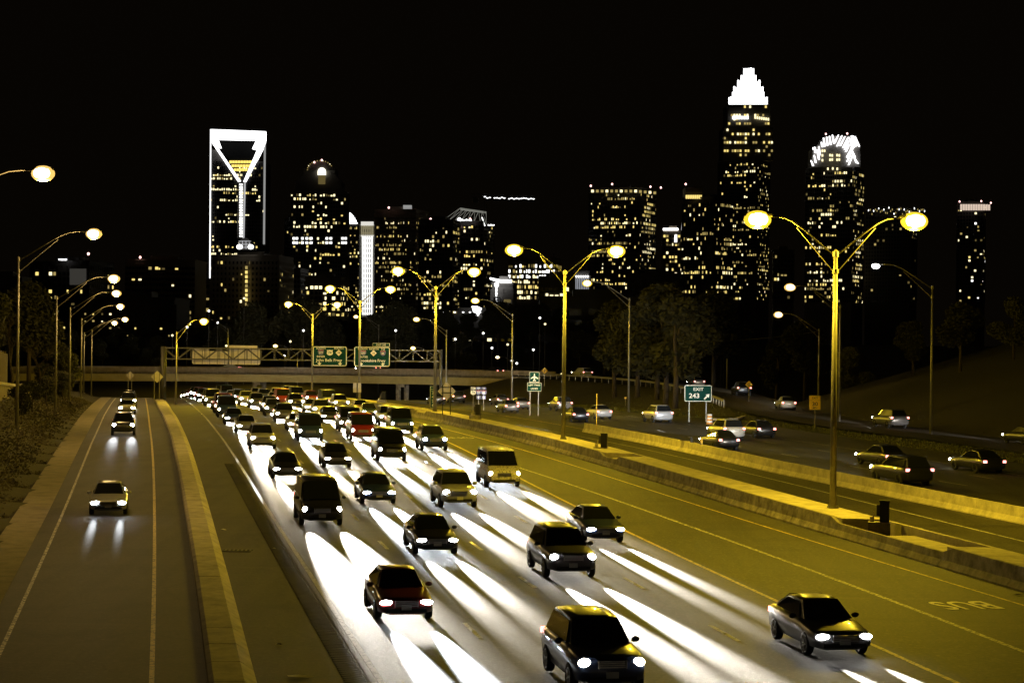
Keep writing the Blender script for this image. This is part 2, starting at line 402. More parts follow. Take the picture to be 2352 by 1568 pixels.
# litter on the shoulder
for i, (u, v, s) in enumerate(((686, 1558, .45), (640, 1484, .14), (513, 1219, .16), (630, 1262, .1), (1862, 1370, .3), (2338, 1370, .3))):
    g = G(u, v); l = MB(); r2 = random.Random(i)
    vs = [(s * math.cos(a) * r2.uniform(.5, 1), .5 * s * math.sin(a) * r2.uniform(.5, 1), r2.uniform(.0, .05)) for a in [k * .9 for k in range(7)]]
    l.add(vs + [(0, 0, .06)], [(k, (k + 1) % 7, 7) for k in range(7)])
    dk = i > 3
    o = l.build('road_litter', mat('litter_dark', (.02, .018, .015), .8) if dk else mat('litter_pale', (.6, .55, .45), .6), None, loc=(g.x, g.y, zg(g.y) + .012))
    tag(o, ['crumpled pale litter on the shoulder at the bottom edge', 'small pale scrap on the shoulder beside the rumble strip', 'pale scrap on the shoulder beside the concrete median', 'tiny pale scrap on the shoulder near the drain', 'dark scrap lying beside the yellow line of the bus lane', 'dark scrap at the foot of the median barrier'][i], 'litter')

# raised concrete median between ramp and shoulder, cast in segments
km = thing('concrete_median', 'long raised concrete median strip between the ramp and the highway shoulder', 'median', (X('kerb_l', 60), 60, 0))
y = 14.0; k = 0
while y < 268:
    L = 3.0 if y < 130 else 6.0
    mb = MB(); rings = []
    for t in (0, .5, 1):
        yy = y + .012 + (L - .024) * t; a, b = X('kerb_l', yy), X('kerb_r', yy); z = zg(yy); dz = rng.uniform(-.006, .006)
        w = b - a; ox, oy = km.location.x, km.location.y
        rings.append([(a - ox, yy - oy, z - .1), (a + .03 - ox, yy - oy, z + .17), (a + .16 - ox, yy - oy, z + .23 + dz), (a + w * .72 - ox, yy - oy, z + .24 + dz), (b - .12 - ox, yy - oy, z + .1), (b - ox, yy - oy, z + .02), (b - ox, yy - oy, z - .1)])
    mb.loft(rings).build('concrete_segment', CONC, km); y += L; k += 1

# ------------------------------------------------------------------ barriers
def jersey(name, label, fx, y0, y1, H, both, seg, wtop=.16, wbase=.30, hfun=None, m=CONCD):
    root = thing(name, label, 'barrier', (fx(y0), y0, zg(y0)))
    o = root.location; y = y0
    while y < y1 - .5:
        L = min(seg, y1 - y); rings = []
        nn = max(2, int(L / 1.0))
        for t in range(nn + 1):
            yy = y + .012 + (L - .024) * t / nn; x = fx(yy); z = zg(yy) - .02; h = H if not hfun else hfun(yy)
            pf = [(x, z), (x, z + .08), (x + .15, z + .33), (x + .20, z + h)]
            if both: pf += [(x + .20 + wtop, z + h), (x + .25 + wtop, z + .33), (x + .40 + wtop, z + .08), (x + .40 + wtop, z)]
            else: pf += [(x + .20 + wtop, z + h), (x + .20 + wtop, z)]
            rings.append([(p - o.x, yy - o.y, q - o.z) for p, q in pf])
        MB().loft(rings).build('barrier_segment', m, root); y += L
    return root
BAYS = [(82.5, 73.5), (118.5, 112.5), (203, 197)]      # pits in the median, y far / y near
PITS = []
for (fu, fv), (nu, nv) in (((1944, 1190), (2175, 1268)), ((1378, 1040), (1450, 1056))):
    a = G(fu, fv, .85).y; b = G(nu, nv, .62).y; PITS.append((b, a))
PITS.append((196, 201))
def h1(y):
    for a, b in PITS:
        if a < y < b: return .62
        if b <= y < b + 1.0: return .62 + .25 * (y - b)
        if a - 1.0 < y <= a: return .62 + .25 * (a - y)
    return .87
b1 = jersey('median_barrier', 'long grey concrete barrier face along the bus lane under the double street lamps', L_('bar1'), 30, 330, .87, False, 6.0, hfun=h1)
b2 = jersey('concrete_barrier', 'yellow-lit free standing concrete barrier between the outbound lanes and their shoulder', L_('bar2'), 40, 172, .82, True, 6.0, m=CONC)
# slab top of the median: panels, left out at the pits
sl = thing('median_slab', 'flat concrete slab paving on top of the lamp median', 'slab', (X('slab', 30), 30, zg(30)))
y = 30.0
while y < 330:
    L = 4.5; blocked = False
    for a, b in PITS:
        if a - .05 < y < b - .05: y = b; blocked = True; break
    if blocked: continue
    for a, b in PITS:
        if y < a < y + L: L = a - y
    if L > .1:
        rings = []
        for t in (0, .5, 1):
            yy = y + .015 + (L - .03) * t; a, b = X('bar1', yy) + .38, X('slab', yy); z = zg(yy); o = sl.location
            rings.append([(a - o.x, yy - o.y, z + .1 - o.z), (a - o.x, yy - o.y, z + .82 - o.z), (b - o.x, yy - o.y, z + .80 - o.z), (b + .05 - o.x, yy - o.y, z - .05 - o.z)])
        MB().loft(rings).build('slab_panel', CONC, sl)
    y += L
for i, (a, b) in enumerate(PITS):       # low wall along the back of each pit, and a cover slab in its near half
    mb = MB(); rings = []
    for t in range(6):
        yy = a + (b - a) * t / 5; x = X('slab', yy); z = zg(yy); o = sl.location
        rings.append([(x - .2 - o.x, yy - o.y, z - .1 - o.z), (x - .2 - o.x, yy - o.y, z + .8 - o.z), (x - o.x, yy - o.y, z + .8 - o.z), (x + .05 - o.x, yy - o.y, z - .05 - o.z)])
    mb.loft(rings).build('pit_wall', CONC, sl)
    if i < 2:
        rings = []
        for t in range(3):
            yy = a + .02 + ((b - a) * .55) * t / 2; xa, xb = X('bar1', yy) + .38, X('slab', yy) - .75; z = zg(yy); o = sl.location
            rings.append([(xa - o.x, yy - o.y, z + .3 - o.z), (xa - o.x, yy - o.y, z + .58 - o.z), (xb - o.x, yy - o.y, z + .6 - o.z), (xb - o.x, yy - o.y, z + .3 - o.z)])
        MB().loft(rings).build('pit_cover', CONC, sl)
# utility cabinets in the pits
for i, (u, v, lab) in enumerate(((2033, 1218, 'tall black utility cabinet on a concrete pedestal beside the nearest double lamp'), (1420, 1040, 'black utility cabinet in the median pit short of the second double lamp'), (1107, 968, 'dark utility cabinet on the median slab near the diamond sign back'), (919, 930, 'farthest small utility cabinet on the median near the end of the barrier'), (793, 908, 'tiny far cabinet beside the twin white sign backs'))):
    g = G(u, v, .5 if i < 2 else .62); g.x = X('slab', g.y) - .95
    s = 1.0
    t = thing('utility_cabinet', lab, 'cabinet', (g.x, g.y, zg(g.y) + (.1 if i < 2 else .4)), -.2, 'utility cabinets on the lamp median')
    MB().box((-.05, 0, .38), (1.0, .8, .76), taper=.97).build('pedestal', CONCD, t)
    MB().box((.18, 0, 1.22), (.42, .38, .92)).box((.18, 0, 1.70), (.48, .44, .05)).build('housing', SBLACK, t)
    MB().box((-.1, -.02, 1.28), (.14, .28, .5)).build('junction_box', STEELD, t)
    MB().tube([(-.38, 0, .76), (-.38, 0, .98)], .09, 8).tube([(-.3, .1, .76), (-.3, .1, 1.22)], .025, 6).build('conduit', CONC, t)
# reflector posts on the free standing barrier
for i, (u, v) in enumerate(((2341, 1172), (1500, 1015), (1575, 1020))):
    yy = G(u, v, .82).y; x = X('bar2', yy) + .28
    t = thing('barrier_marker', ['dark marker on top of the yellow-lit barrier at the right edge', 'small dark marker on the yellow-lit barrier near its far end', 'pale reflector on the yellow-lit barrier behind the median pit'][i], 'marker', (x, yy, zg(yy) + .80))
    MB().box((0, 0, .03), (.14, .1, .06)).build('base', STEELD, t); MB().box((0, 0, .2), (.16, .05, .3)).build('plate', SBLACK if i < 2 else SYEL, t)

# ------------------------------------------------------------------ left bank: retaining wall and fence
wl = thing('retaining_wall', 'rough concrete retaining wall with a pale coping at the far left', 'wall', (X('gut_o', 120) - 6, 120, zg(120)))
o = wl.location; rings = []; cop = []
for y in np.arange(96, 201, 4.0):
    x = X('gut_o', y) - 5.2; z0 = zg(y) + 1.0; z1 = float(np.interp(y, [90, 130, 172, 180, 200], [6.4, 6.0, 4.6, 4.3, 4.1]))
    rings.append([(x - o.x, y - o.y, z0 - o.z), (x - .05 - o.x, y - o.y, z1 - o.z), (x - .4 - o.x, y - o.y, z1 - o.z), (x - .4 - o.x, y - o.y, z0 - o.z)])
    cop.append([(x + .1 - o.x, y - o.y, z1 + .003 - o.z), (x + .1 - o.x, y - o.y, z1 + .22 - o.z), (x - .5 - o.x, y - o.y, z1 + .22 - o.z), (x - .5 - o.x, y - o.y, z1 + .003 - o.z)])
MB().loft(rings).build('wall_face', CONCW, wl); MB().loft(cop).build('coping', CONC, wl)
fn = thing('board_fence', 'tall dark vertical board fence above the retaining wall', 'fence', (X('gut_o', 120) - 5.6, 120, zg(120)))
o = fn.location; fm = mat('fence_board', (.11, .085, .055), .9, var=.6, scale=4)
pm = MB().box((0, 0, 1.25), (.07, .42, 2.5)).mesh('board', fm)
y = 112.0; k = 0
while y < 168:
    x = X('gut_o', y) - 5.55; z1 = float(np.interp(y, [90, 130, 172, 180, 200], [6.4, 6.0, 4.6, 4.3, 4.1])) + .22
    if k % 6 == 0: MB().box((x - .12 - o.x, y - o.y, z1 + 1.35 - o.z), (.12, .12, 2.7)).build('post', fm, fn)
    b = link('board', pm, fn, (x - o.x, y - o.y, z1 - o.z + rng.uniform(-.04, .04)), math.atan(.2)); y += .48; k += 1

# ------------------------------------------------------------------ street lamps
def lamp_head(root, tip, dirx, lens, power, colr, light=True, big=1.0, cut=False):
    MB().ellipsoid((tip[0] + dirx * .45, tip[1], tip[2] + .02), (.62 * big, .26 * big, .17 * big), 12, 6).build('lamp_housing', GALV, root, True)
    MB().ellipsoid((tip[0] + dirx * .52, tip[1], tip[2] - .16), (.58 * big, .40 * big, .39 * big), 16, 10).build('lamp_glow_bowl', {LAMPY: BOWLY, LAMPA: BOWLA}.get(lens, lens), root, True)  # oversized bowl, its glowing rim stands in for the lamp's halo
    if lens is not LAMPW: MB().ellipsoid((tip[0] + dirx * .52, tip[1], tip[2] - .16), (.53 * big, .46 * big, .345 * big), 16, 10).build('lamp_glow_core', lens, root, True)  # core pokes through the bowl, imitating the blown-out centre of the glare
    if light:
        ld = bpy.data.lights.new('lamp_light', 'SPOT' if cut else 'POINT'); ld.energy = power; ld.color = colr; ld.shadow_soft_size = .1; 
        if cut: ld.spot_size = math.radians(154); ld.spot_blend = .5
        lo = link('lamp_light', ld, root, (tip[0] + dirx * .52, tip[1], tip[2] - .16 - .39 * big - .14))
def arm_path(z, dirx, reach, rise):
    return [(dirx * .1, 0, z), (dirx * reach * .45, 0, z + rise * .62), (dirx * reach * .62, 0, z + rise * .85), (dirx * reach * .76, 0, z + rise * .97), (dirx * reach * .88, 0, z + rise), (dirx * reach, 0, z + rise - .02)]
YL = (1.0, .69, .03); AL = (1.0, .64, .20); WL = (1, 1, 1)
def street_lamp(label, x, y, zb, H, dirs, reach, lens, power, colr, group, light=True, rise=2.0, yaw=0.0, rp=.13, big=1.0, cut=False):
    t = thing('street_lamp', label, 'street lamp', (x, y, zb), yaw, group)
    zt = H - rise
    MB().tube([(0, 0, .06), (0, 0, zt + .25)], [rp, rp * .62], 10).build('pole', GALV, t, True)
    bp = MB().box((0, 0, .03), (.5, .5, .06))
    for sx in (-1, 1):
        for sy in (-1, 1): bp.tube([(sx * .19, sy * .19, .05), (sx * .19, sy * .19, .15)], .025, 6)
    bp.build('base_plate', GALV, t)
    MB().tube([(0, 0, zt - .75), (0, 0, zt - .55)], rp * .95, 10).build('clamp', GALV, t)
    MB().tube([(0, 0, zt + .05), (0, 0, zt + .3)], rp * .95, 10).build('clamp', GALV, t)
    MB().ellipsoid((0, 0, zt + .32), (.11, .11, .1), 8, 4).build('pole_cap', GALV, t)
    for d in dirs:
        MB().tube(arm_path(zt + .15, d, reach, rise - .15), [.055, .05, .045, .042, .04, .04], 8).build('arm', GALV, t, True)
        MB().tube([(d * .1, 0, zt - .65), (d * reach * .58, 0, zt + .15 + (rise - .15) * .72)], .035, 6).build('brace', GALV, t)
        lamp_head(t, (d * reach, 0, H), d, lens, power, colr, light, big, cut)
    return t
# double lamps on the median
for i, (ub, vb, vl, d) in enumerate(((1913, 1168, 500, 94.25), (1293.6, 1008.5, 572, 144.3), (998.4, 944.7, 621, 194.6), (825, 919, 662, 244.6), (716.5, 907, 698, 303))):
    b = P(ub, vb, d); tl = P(ub + (vb - vl) * RZ, vl, d); zb = zg(d) + .82
    x = b.x
    street_lamp(f'double-arm street lamp on the concrete median, {ORD[i]} {"one to the camera" if i == 0 else "of the row from the camera"}', x, d, zb, tl.z - zb, (-1, 1), 3.25, LAMPY, LAMP_W, YL, 'double street lamps along the median', rise=1.95, rp=.17, big=1.15)
# left bank lamps (single arm reaching right over the ramp)
for i, (u, v, d) in enumerate(((98, 398, 95), (215, 537, 139), (261, 640, 183), (267, 674, 227), (276, 704, 271), (287, 734, 315), (263, 742, 345))):
    h = P(u, v, d); x = h.x - 5.3; zb = terrain(x, d)
    street_lamp(f'single-arm amber street lamp on the left bank, {ORD[i]}{" to the camera" if i == 0 else " from the camera"}', x, d, zb, h.z + .12 - zb, (1,), 4.8, LAMPA, LAMP_W * .34, AL, 'lamps on the left bank', rise=2.2)
# right and far lamps, arm to the left
RL = [(1349, 651, 231, 'single-arm yellow lamp on the grass verge behind the second double lamp', LAMPY, YL, 1),
      (1092, 691, 262, 'single-arm lamp on the verge left of the airport sign', LAMPY, YL, 1),
      (957, 734, 325, 'single-arm lamp behind the third double lamp, upper of two close to the highway signs', LAMPY, YL, 1),
      (949, 800, 405, 'low far lamp just right of the highway signs', LAMPY, YL, 0),
      (818, 728, 430, 'small far lamp above the right green highway sign', LAMPY, YL, 0),
      (633, 795, 440, 'small far lamp between the sign backs and the green signs', LAMPY, YL, 1),
      (1815, 660, 195, 'upper of two amber lamps left of the nearest double lamp pole', LAMPA, AL, 1),
      (1788, 723, 240, 'lower of two amber lamps left of the nearest double lamp pole', LAMPA, AL, 1),
      (1603, 730, 330, 'small far lamp above the exit 243 sign', LAMPA, AL, 0),
      (2012, 611, 173, 'white lamp on a dark pole right of the nearest double lamp', LAMPW, WL, 0),
      (1143, 821, 500, 'tiny far street lamp below the hotel tower', LAMPA, AL, 0),
      (471, 736, 420, 'far lamp with its arm to the left above the sign backs', LAMPY, YL, 1)]
for u, v, d, lab, lens, colr, lit in RL:
    h = P(u, v, d); x = h.x + 5.0; zb = terrain(x, d) if d < 400 else -4
    street_lamp(lab, x, d, zb, h.z + .12 - zb, (-1,), 4.5, lens, LAMP_W * (.42 if lens is LAMPY else .08), colr, 'single lamps beyond the highway', light=bool(lit), rise=2.2, big=(.62 if lens is LAMPW else 1.0), cut=True)
h = P(468, 738, 246); x = P(404, 900, 246).x
street_lamp('single-arm lamp at the left edge of the highway with its arm reaching right', x, 246, terrain(x, 246), h.z + .12 - terrain(x, 246), (1,), h.x - x - .5, LAMPY, LAMP_W * .6, YL, 'single lamps beyond the highway', rise=1.9)

# ------------------------------------------------------------------ signs
def rrect(w, h, r, n=4):
    pts = []
    for cx, cz, a0 in ((w / 2 - r, h / 2 - r, 0), (-w / 2 + r, h / 2 - r, 90), (-w / 2 + r, -h / 2 + r, 180), (w / 2 - r, -h / 2 + r, 270)):
        for k in range(n + 1):
            a = math.radians(a0 + 90 * k / n); pts.append((cx + r * math.cos(a), 0, cz + r * math.sin(a)))
    return pts
def panel(parent, name, w, h, m, loc=(0, 0, 0), r=.15, t=.03):
    return MB().prism(rrect(w, h, r), t).build(name, m, parent, loc=loc)
def border(parent, w, h, r, bw, m, loc):
    a = rrect(w, h, r); b = rrect(w - 2 * bw, h - 2 * bw, max(.02, r - bw)); n = len(a)
    mb = MB(); mb.add(a + b, [(i, (i + 1) % n, n + (i + 1) % n, n + i) for i in range(n)]); return mb.build('border', m, parent, loc=loc)
def poly(parent, name, pts, m, loc, t=.012): return MB().prism([(x, 0, z) for x, z in pts], t).build(name, m, parent, loc=loc)
IS = [(-.5, .30), (-.38, .5), (-.2, .44), (0, .5), (.2, .44), (.38, .5), (.5, .30), (.48, -.05), (.36, -.3), (.18, -.45), (0, -.54), (-.18, -.45), (-.36, -.3), (-.48, -.05)]
US = [(-.5, .5), (-.3, .44), (0, .5), (.3, .44), (.5, .5), (.42, .22), (.5, 0), (.46, -.28), (.25, -.42), (0, -.52), (-.25, -.42), (-.46, -.28), (-.5, 0), (-.42, .22)]
def shield(parent, kind, num, x, z, s, y):
    if kind == 'i':
        poly(parent, 'route_shield', [(a * s * 1.15, b * s) for a, b in IS], SBLUE, (x, y, z)); poly(parent, 'shield_crown', [(-.5 * s, .30 * s), (-.42 * s, .46 * s), (0, .44 * s), (.42 * s, .46 * s), (.5 * s, .30 * s)], SRED, (x, y - .004, z)); letters(num, s * .52, SWHITE, parent, (x, y - .012, z - .08 * s), depth=.003)
    elif kind == 'u': poly(parent, 'route_shield', [(a * s * 1.1, b * s) for a, b in US], SWHITE, (x, y, z)); letters(num, s * .62, SBLACK, parent, (x, y - .012, z), depth=.003)
    else: poly(parent, 'route_diamond', [(-.58 * s, 0), (0, .58 * s), (.58 * s, 0), (0, -.58 * s)], SWHITE, (x, y, z)); letters(num, s * .5, SBLACK, parent, (x, y - .012, z), depth=.003)
def darrow(parent, x, z, s, y): poly(parent, 'down_arrow', [(-.12 * s, .5 * s), (.12 * s, .5 * s), (.12 * s, .1 * s), (.55 * s, .12 * s), (0, -.5 * s), (-.55 * s, .12 * s), (-.12 * s, .1 * s)], SWHITE, (x, y, z))
# overhead gantry
GD = 281.0
gl = P(375, 905, GD); gr_ = P(1012, 905, GD); zb = zg(GD)
zt1, zt0 = P(700, 803, GD).z, P(700, 828, GD).z
gt = thing('sign_gantry', 'steel truss sign gantry spanning the highway with green and bare signs', 'gantry', (gl.x, GD, zb))
ox, oy, oz = gl.x, GD, zb; span = gr_.x - gl.x
for x in (0, span):
    for dy in (-.6, .6): MB().tube([(x, dy, 0 if x == 0 else .5), (x, dy, zt1 - oz + .2)], .3 if x == 0 else .2, 10).build('upright', STEELD, gt, True)
for z in (zt0, zt1):
    for dy in (-.6, .6): MB().bar((0, dy, z - oz), (span, dy, z - oz), .17).build('chord', STEELD, gt)
n = 20
for dy in (-.6, .6):
    for i in range(n):
        x0, x1 = span * i / n, span * (i + 1) / n; a, b = (zt0, zt1) if i % 2 else (zt1, zt0)
        MB().bar((x0, dy, a - oz), (x1, dy, b - oz), .10).build('diagonal', STEELD, gt); MB().bar((x1, dy, zt0 - oz), (x1, dy, zt1 - oz), .08).build('vertical', STEELD, gt)
def sign_at(name, label, u0, v0, u1, v1, d, cat='sign'):
    c = P((u0 + u1) / 2, (v0 + v1) / 2, d); t = thing(name, label, cat, (c.x, c.y, c.z), 0); return t, (u1 - u0) * d / F, (v1 - v0) * d / F
t, w, h = sign_at('highway_sign', 'green overhead sign reading John Belk Frwy beside a lamp pole', 718, 796, 797, 842, GD - 1.1)
panel(t, 'panel', w, h, SGREEN, r=.3); border(t, w - .08, h - .08, .28, .11, SWHITE, (0, -.006, 0))
for s, x, z, k in (('SOUTH', -w * .26, h * .39, .40), ('SOUTH', w * .26, h * .39, .40), ('INNER', -w * .26, -h * .02, .40), ('John Belk Frwy', -w * .02, -h * .20, .60)): letters(s, k, SWHITE, t, (x, -.02, z))
shield(t, 'i', '277', -w * .26, h * .19, .78, -.02); shield(t, 'u', '74', 0, h * .18, .80, -.02); shield(t, 'd', '16', w * .26, h * .18, .80, -.02)
darrow(t, -w * .3, -h * .36, .55, -.02); darrow(t, w * .3, -h * .36, .55, -.02)
t, w, h = sign_at('highway_sign', 'green overhead sign reading Brookshire Frwy with an exit 242 tab', 813, 797, 896, 843, GD - 1.1)
panel(t, 'panel', w, h, SGREEN, r=.3); border(t, w - .08, h - .08, .28, .11, SWHITE, (0, -.006, 0))
for s, x, z, k in (('NORTH', -w * .26, h * .38, .38), ('NORTH', w * .05, h * .38, .38), ('TO', w * .3, h * .38, .40), ('OUTER', -w * .24, -h * .02, .40), ('Brookshire Frwy', 0, -h * .20, .56)): letters(s, k, SWHITE, t, (x, -.02, z))
shield(t, 'i', '277', -w * .24, h * .19, .74, -.02); shield(t, 'd', '16', w * .04, h * .18, .78, -.02); shield(t, 'i', '85', w * .3, h * .18, .74, -.02)
darrow(t, -w * .3, -h * .36, .5, -.02); darrow(t, w * .3, -h * .36, .5, -.02)
panel(t, 'exit_tab', w * .48, .52, SGREEN, (w * .25, 0, h * .5 + .27), r=.06); border(t, w * .48 - .03, .50, .06, .05, SWHITE, (w * .25, -.006, h * .5 + .27)); letters('EXIT 242', .36, SWHITE, t, (w * .25, -.02, h * .5 + .26))
for i, (u0, v0, u1, v1, lab) in enumerate(((441, 807, 523, 837, 'left of two bare sign backs on the gantry, seen from behind'), (526, 801, 598, 838, 'right of two bare sign backs on the gantry, with an extra tab'))):
    t, w, h = sign_at('bare_highway_sign', lab, u0, v0, u1, v1, GD + 1.15)
    panel(t, 'panel', w, h, ALUM, r=.25)
    panel(t, 'exit_tab', w * (.48 if i == 0 else .9), .4, ALUM, (-w * .26 if i == 0 else -w * .05, 0, h * .5 + .22), r=.05)
    for k in range(5): MB().box((-w * .42 + k * w * .21, -.06, 0), (.07, .1, h + .2)).build('stiffener', STEELD, t)
# ground signs
def posts(t, xs, ztop, zbot, m=GALV, y=.06, w=.09):
    for x in xs: MB().box((x, y, (ztop + zbot) / 2), (w, .06, ztop - zbot)).build('post', m, t)
def gsign(name, label, u0, v0, u1, v1, d, zb=None):
    t, w, h = sign_at(name, label, u0, v0, u1, v1, d); base = (terrain(t.location.x, d) if zb is None else zb) - t.location.z
    return t, w, h, base
t, w, h, b = gsign('exit_sign', 'green exit 243 sign with a slanted arrow on the grass island', 1572, 885, 1635, 923, 196)
panel(t, 'panel', w, h, SGREEN, r=.14); border(t, w - .04, h - .04, .13, .055, SWHITE, (0, -.006, 0))
letters('EXIT', .44, SWHITE, t, (.02, -.02, h * .24), xs=1.15); letters('243', .66, SWHITE, t, (-w * .14, -.02, -h * .16), xs=1.1)
poly(t, 'arrow', [(-.30, -.24), (-.20, -.34), (.12, -.04), (.22, -.14), (.28, .24), (-.10, .18), (0, .08)], SWHITE, (w * .31, -.02, -h * .18)); posts(t, (-w * .32, w * .30), -h * .4, b)
t, w, h, b = gsign('airport_sign', 'green sign with an airplane symbol above a left two lanes plate', 1216, 855, 1239, 879, 212)
panel(t, 'panel', w, h, SGREEN, r=.06); border(t, w - .02, h - .02, .06, .035, SWHITE, (0, -.006, 0))
pl = [(0, .42), (.05, .34), (.06, .12), (.40, -.10), (.40, -.18), (.06, -.08), (.05, -.26), (.16, -.36), (.16, -.42), (0, -.38)]; pl = pl + [(-x, z) for x, z in pl[::-1] if x > 0]
poly(t, 'airplane_symbol', pl, SWHITE, (0, -.02, 0)); w2, h2 = 33 * 212 / F, 20 * 212 / F
panel(t, 'plate', w2, h2, SGREEN, (0, 0, -h / 2 - h2 / 2 - .02), r=.07); border(t, w2 - .02, h2 - .02, .06, .03, SWHITE, (0, -.006, -h / 2 - h2 / 2 - .02))
letters('LEFT TWO', .25, SWHITE, t, (0, -.02, -h / 2 - h2 * .32), xs=1.05); letters('LANES', .25, SWHITE, t, (0, -.02, -h / 2 - h2 * .72), xs=1.05); posts(t, (-.45, .45), -h * .4, b)
t, w, h, b = gsign('advisory_sign', 'yellow exit 30 MPH advisory sign at the foot of the right bank', 1859, 909, 1885, 942, 186)
panel(t, 'panel', w, h, SYEL, r=.04); border(t, w - .02, h - .02, .04, .025, SBLACK, (0, -.006, 0)); MB().box((0, -.008, h * .16), (w - .06, .01, .025)).build('divider', SBLACK, t)
letters('EXIT', .26, SBLACK, t, (0, -.02, h * .32), xs=1.05); letters('30', .52, SBLACK, t, (0, -.02, -h * .10), xs=1.1); letters('MPH', .20, SBLACK, t, (0, -.02, -h * .36), xs=1.1); posts(t, (0,), -h * .3, b)
def diamond(name, label, u, v, r, d, m, marks=None, zb=None, back=False):
    c = P(u, v, d); s = r * d / F; t = thing(name, label, 'sign', (c.x, c.y, c.z)); b = (terrain(c.x, d) if zb is None else zb) - c.z
    MB().prism([(-s, 0, 0), (0, 0, -s), (s, 0, 0), (0, 0, s)], .03).build('panel', m, t)
    if marks: marks(t, s)
    if back:
        for z in (s * .42, -s * .18): MB().box((0, -.05, z), (s * 1.15, .06, .09)).build('crossbar', SBLACK if back == 2 else ALUM, t)
        posts(t, (-s * .42, s * .42), s * .55, b, SBLACK if back == 2 else GALV, y=-.12)
    else: posts(t, (0,), 0, b, GALV)
    return t
def merge_marks(t, s): MB().box((0, -.01, -s * .12), (s * .16, .02, s * .7)).box((s * .14, -.01, s * .2), (s * .1, .02, s * .5)).build('merge_symbol', SBLACK, t)
def word_marks(t, s):
    for k in range(3): MB().box((0, -.01, s * (.3 - .3 * k)), (s * (.7 if k != 1 else 1.1), .02, s * .12)).build('legend_bar', SBLACK, t)
diamond('warning_sign', 'small yellow diamond warning sign above the airport sign', 1251, 852, 7.5, 330, SYEL, merge_marks)
diamond('warning_sign', 'yellow diamond warning sign on the dark bank beside the exit ramp', 1720.5, 884, 9, 235, SYEL, word_marks)
diamond('bare_diamond_sign', 'large bare diamond sign back on black posts beside the third double lamp', 1026, 899, 21, 186, ALUM, back=2, zb=zg(186) + .8)
diamond('bare_diamond_sign', 'bare diamond sign back beside the gantry upright on the left', 361, 866, 14, 262, ALUM, back=1)
diamond('bare_diamond_sign', 'dim bare diamond sign back above the far end of the ramp', 299, 863, 9.5, 330, ALUM, back=1, zb=-1.0)
t, w, h, b = gsign('mile_marker_sign', 'narrow upright green mile sign seen at an angle on the median', 989, 888, 1000, 938, 197, zb=zg(197) + .8)
t.rotation_euler = (0, 0, -.6); panel(t, 'panel', .75, h, SGREEN, r=.05); border(t, .72, h - .04, .05, .035, SWHITE, (0, -.006, 0))
for k, ch in enumerate('2426'): letters(ch, .40, SWHITE, t, (0, -.02, h * (.20 - .19 * k)))
MB().box((0, -.012, h * .37), (.5, .012, .03)).build('legend_bar', SWHITE, t); MB().box((0, -.012, h * .30), (.5, .012, .02)).build('legend_bar', SWHITE, t); posts(t, (0,), -h * .4, b, SBLACK)
for i, (u, lab) in enumerate(((815, 'left of two narrow white sign backs by the fourth double lamp'), (825.5, 'right of two narrow white sign backs by the fourth double lamp'))):
    t, w, h, b = gsign('bare_narrow_sign', lab, u - 4, 880, u + 4, 902, 238, zb=zg(238) + .8); panel(t, 'panel', w, h, ALUM, r=.04); posts(t, (.2 if i == 0 else -.2,), h * .4, b, SBLACK)
t, w, h, b = gsign('route_marker_sign', 'cluster of route 74, 77 and 85 shields by the outbound lanes', 1084, 892, 1114, 916, 232)
z0 = .1; s = .62
for k, (kind, num, top) in enumerate((('u', '74', 'WEST'), ('i', '77', 'TO'), ('i', '85', 'TO'))):
    x = (k - 1) * .62; panel(t, 'plate', .56, .26, SWHITE if k == 0 else SBLUE, (x, 0, z0 + .50), r=.03); letters(top, .2, SBLACK if k == 0 else SWHITE, t, (x, -.012, z0 + .50), depth=.003)
    shield(t, kind, num, x, z0, .58, -.01)
    if k: panel(t, 'plate', .5, .44, SBLUE, (x, 0, z0 - .58), r=.04); poly(t, 'up_arrow', [(-.04, -.14), (.04, -.14), (.04, .02), (.12, .02), (0, .15), (-.12, .02), (-.04, .02)], SWHITE, (x, -.012, z0 - .58))
posts(t, (-.62, 0, .62), z0 + .5, b, GALV, w=.05)
# traffic barrel and kilometre posts
t = thing('traffic_barrel', 'orange and white striped traffic barrel at the grass island edge', 'barrel', tuple(P(1630, 952, 190)))
t.location.z = terrain(t.location.x, 190) + .05
for k in range(6): MB().tube([(0, 0, .1 + k * .16), (0, 0, .26 + k * .16)], [.30 - k * .012, .29 - k * .012], 14).build('stripe', mat('barrel_orange', (.7, .3, .06), .5) if k % 2 == 0 else mat('barrel_white', (.8, .76, .68), .5), t, True)
MB().tube([(0, 0, 0), (0, 0, .1)], [.42, .40], 14).build('base', SBLACK, t)
for i, (u, v0, v1, d) in enumerate(((1370, 905, 972, 168), (1437, 870, 893, 265))):
    b = P(u, v1, d); t = thing('marker_post', ['slim yellow marker post at the start of the free standing barrier', 'small yellow reflector post on the far grass'][i], 'post', (b.x, d, zg(d)))
    hh = P(u, v0, d).z - zg(d) if i == 0 else 1.3
    MB().box((0, 0, hh / 2), (.06, .05, hh)).build('post', SYEL if i == 0 else GALV, t)
    if i: MB().box((0, -.04, hh - .15), (.28, .03, .28)).build('reflector', SYEL, t)
    else: MB().box((0, -.04, hh - .2), (.08, .03, .3)).build('reflector', SYEL, t)

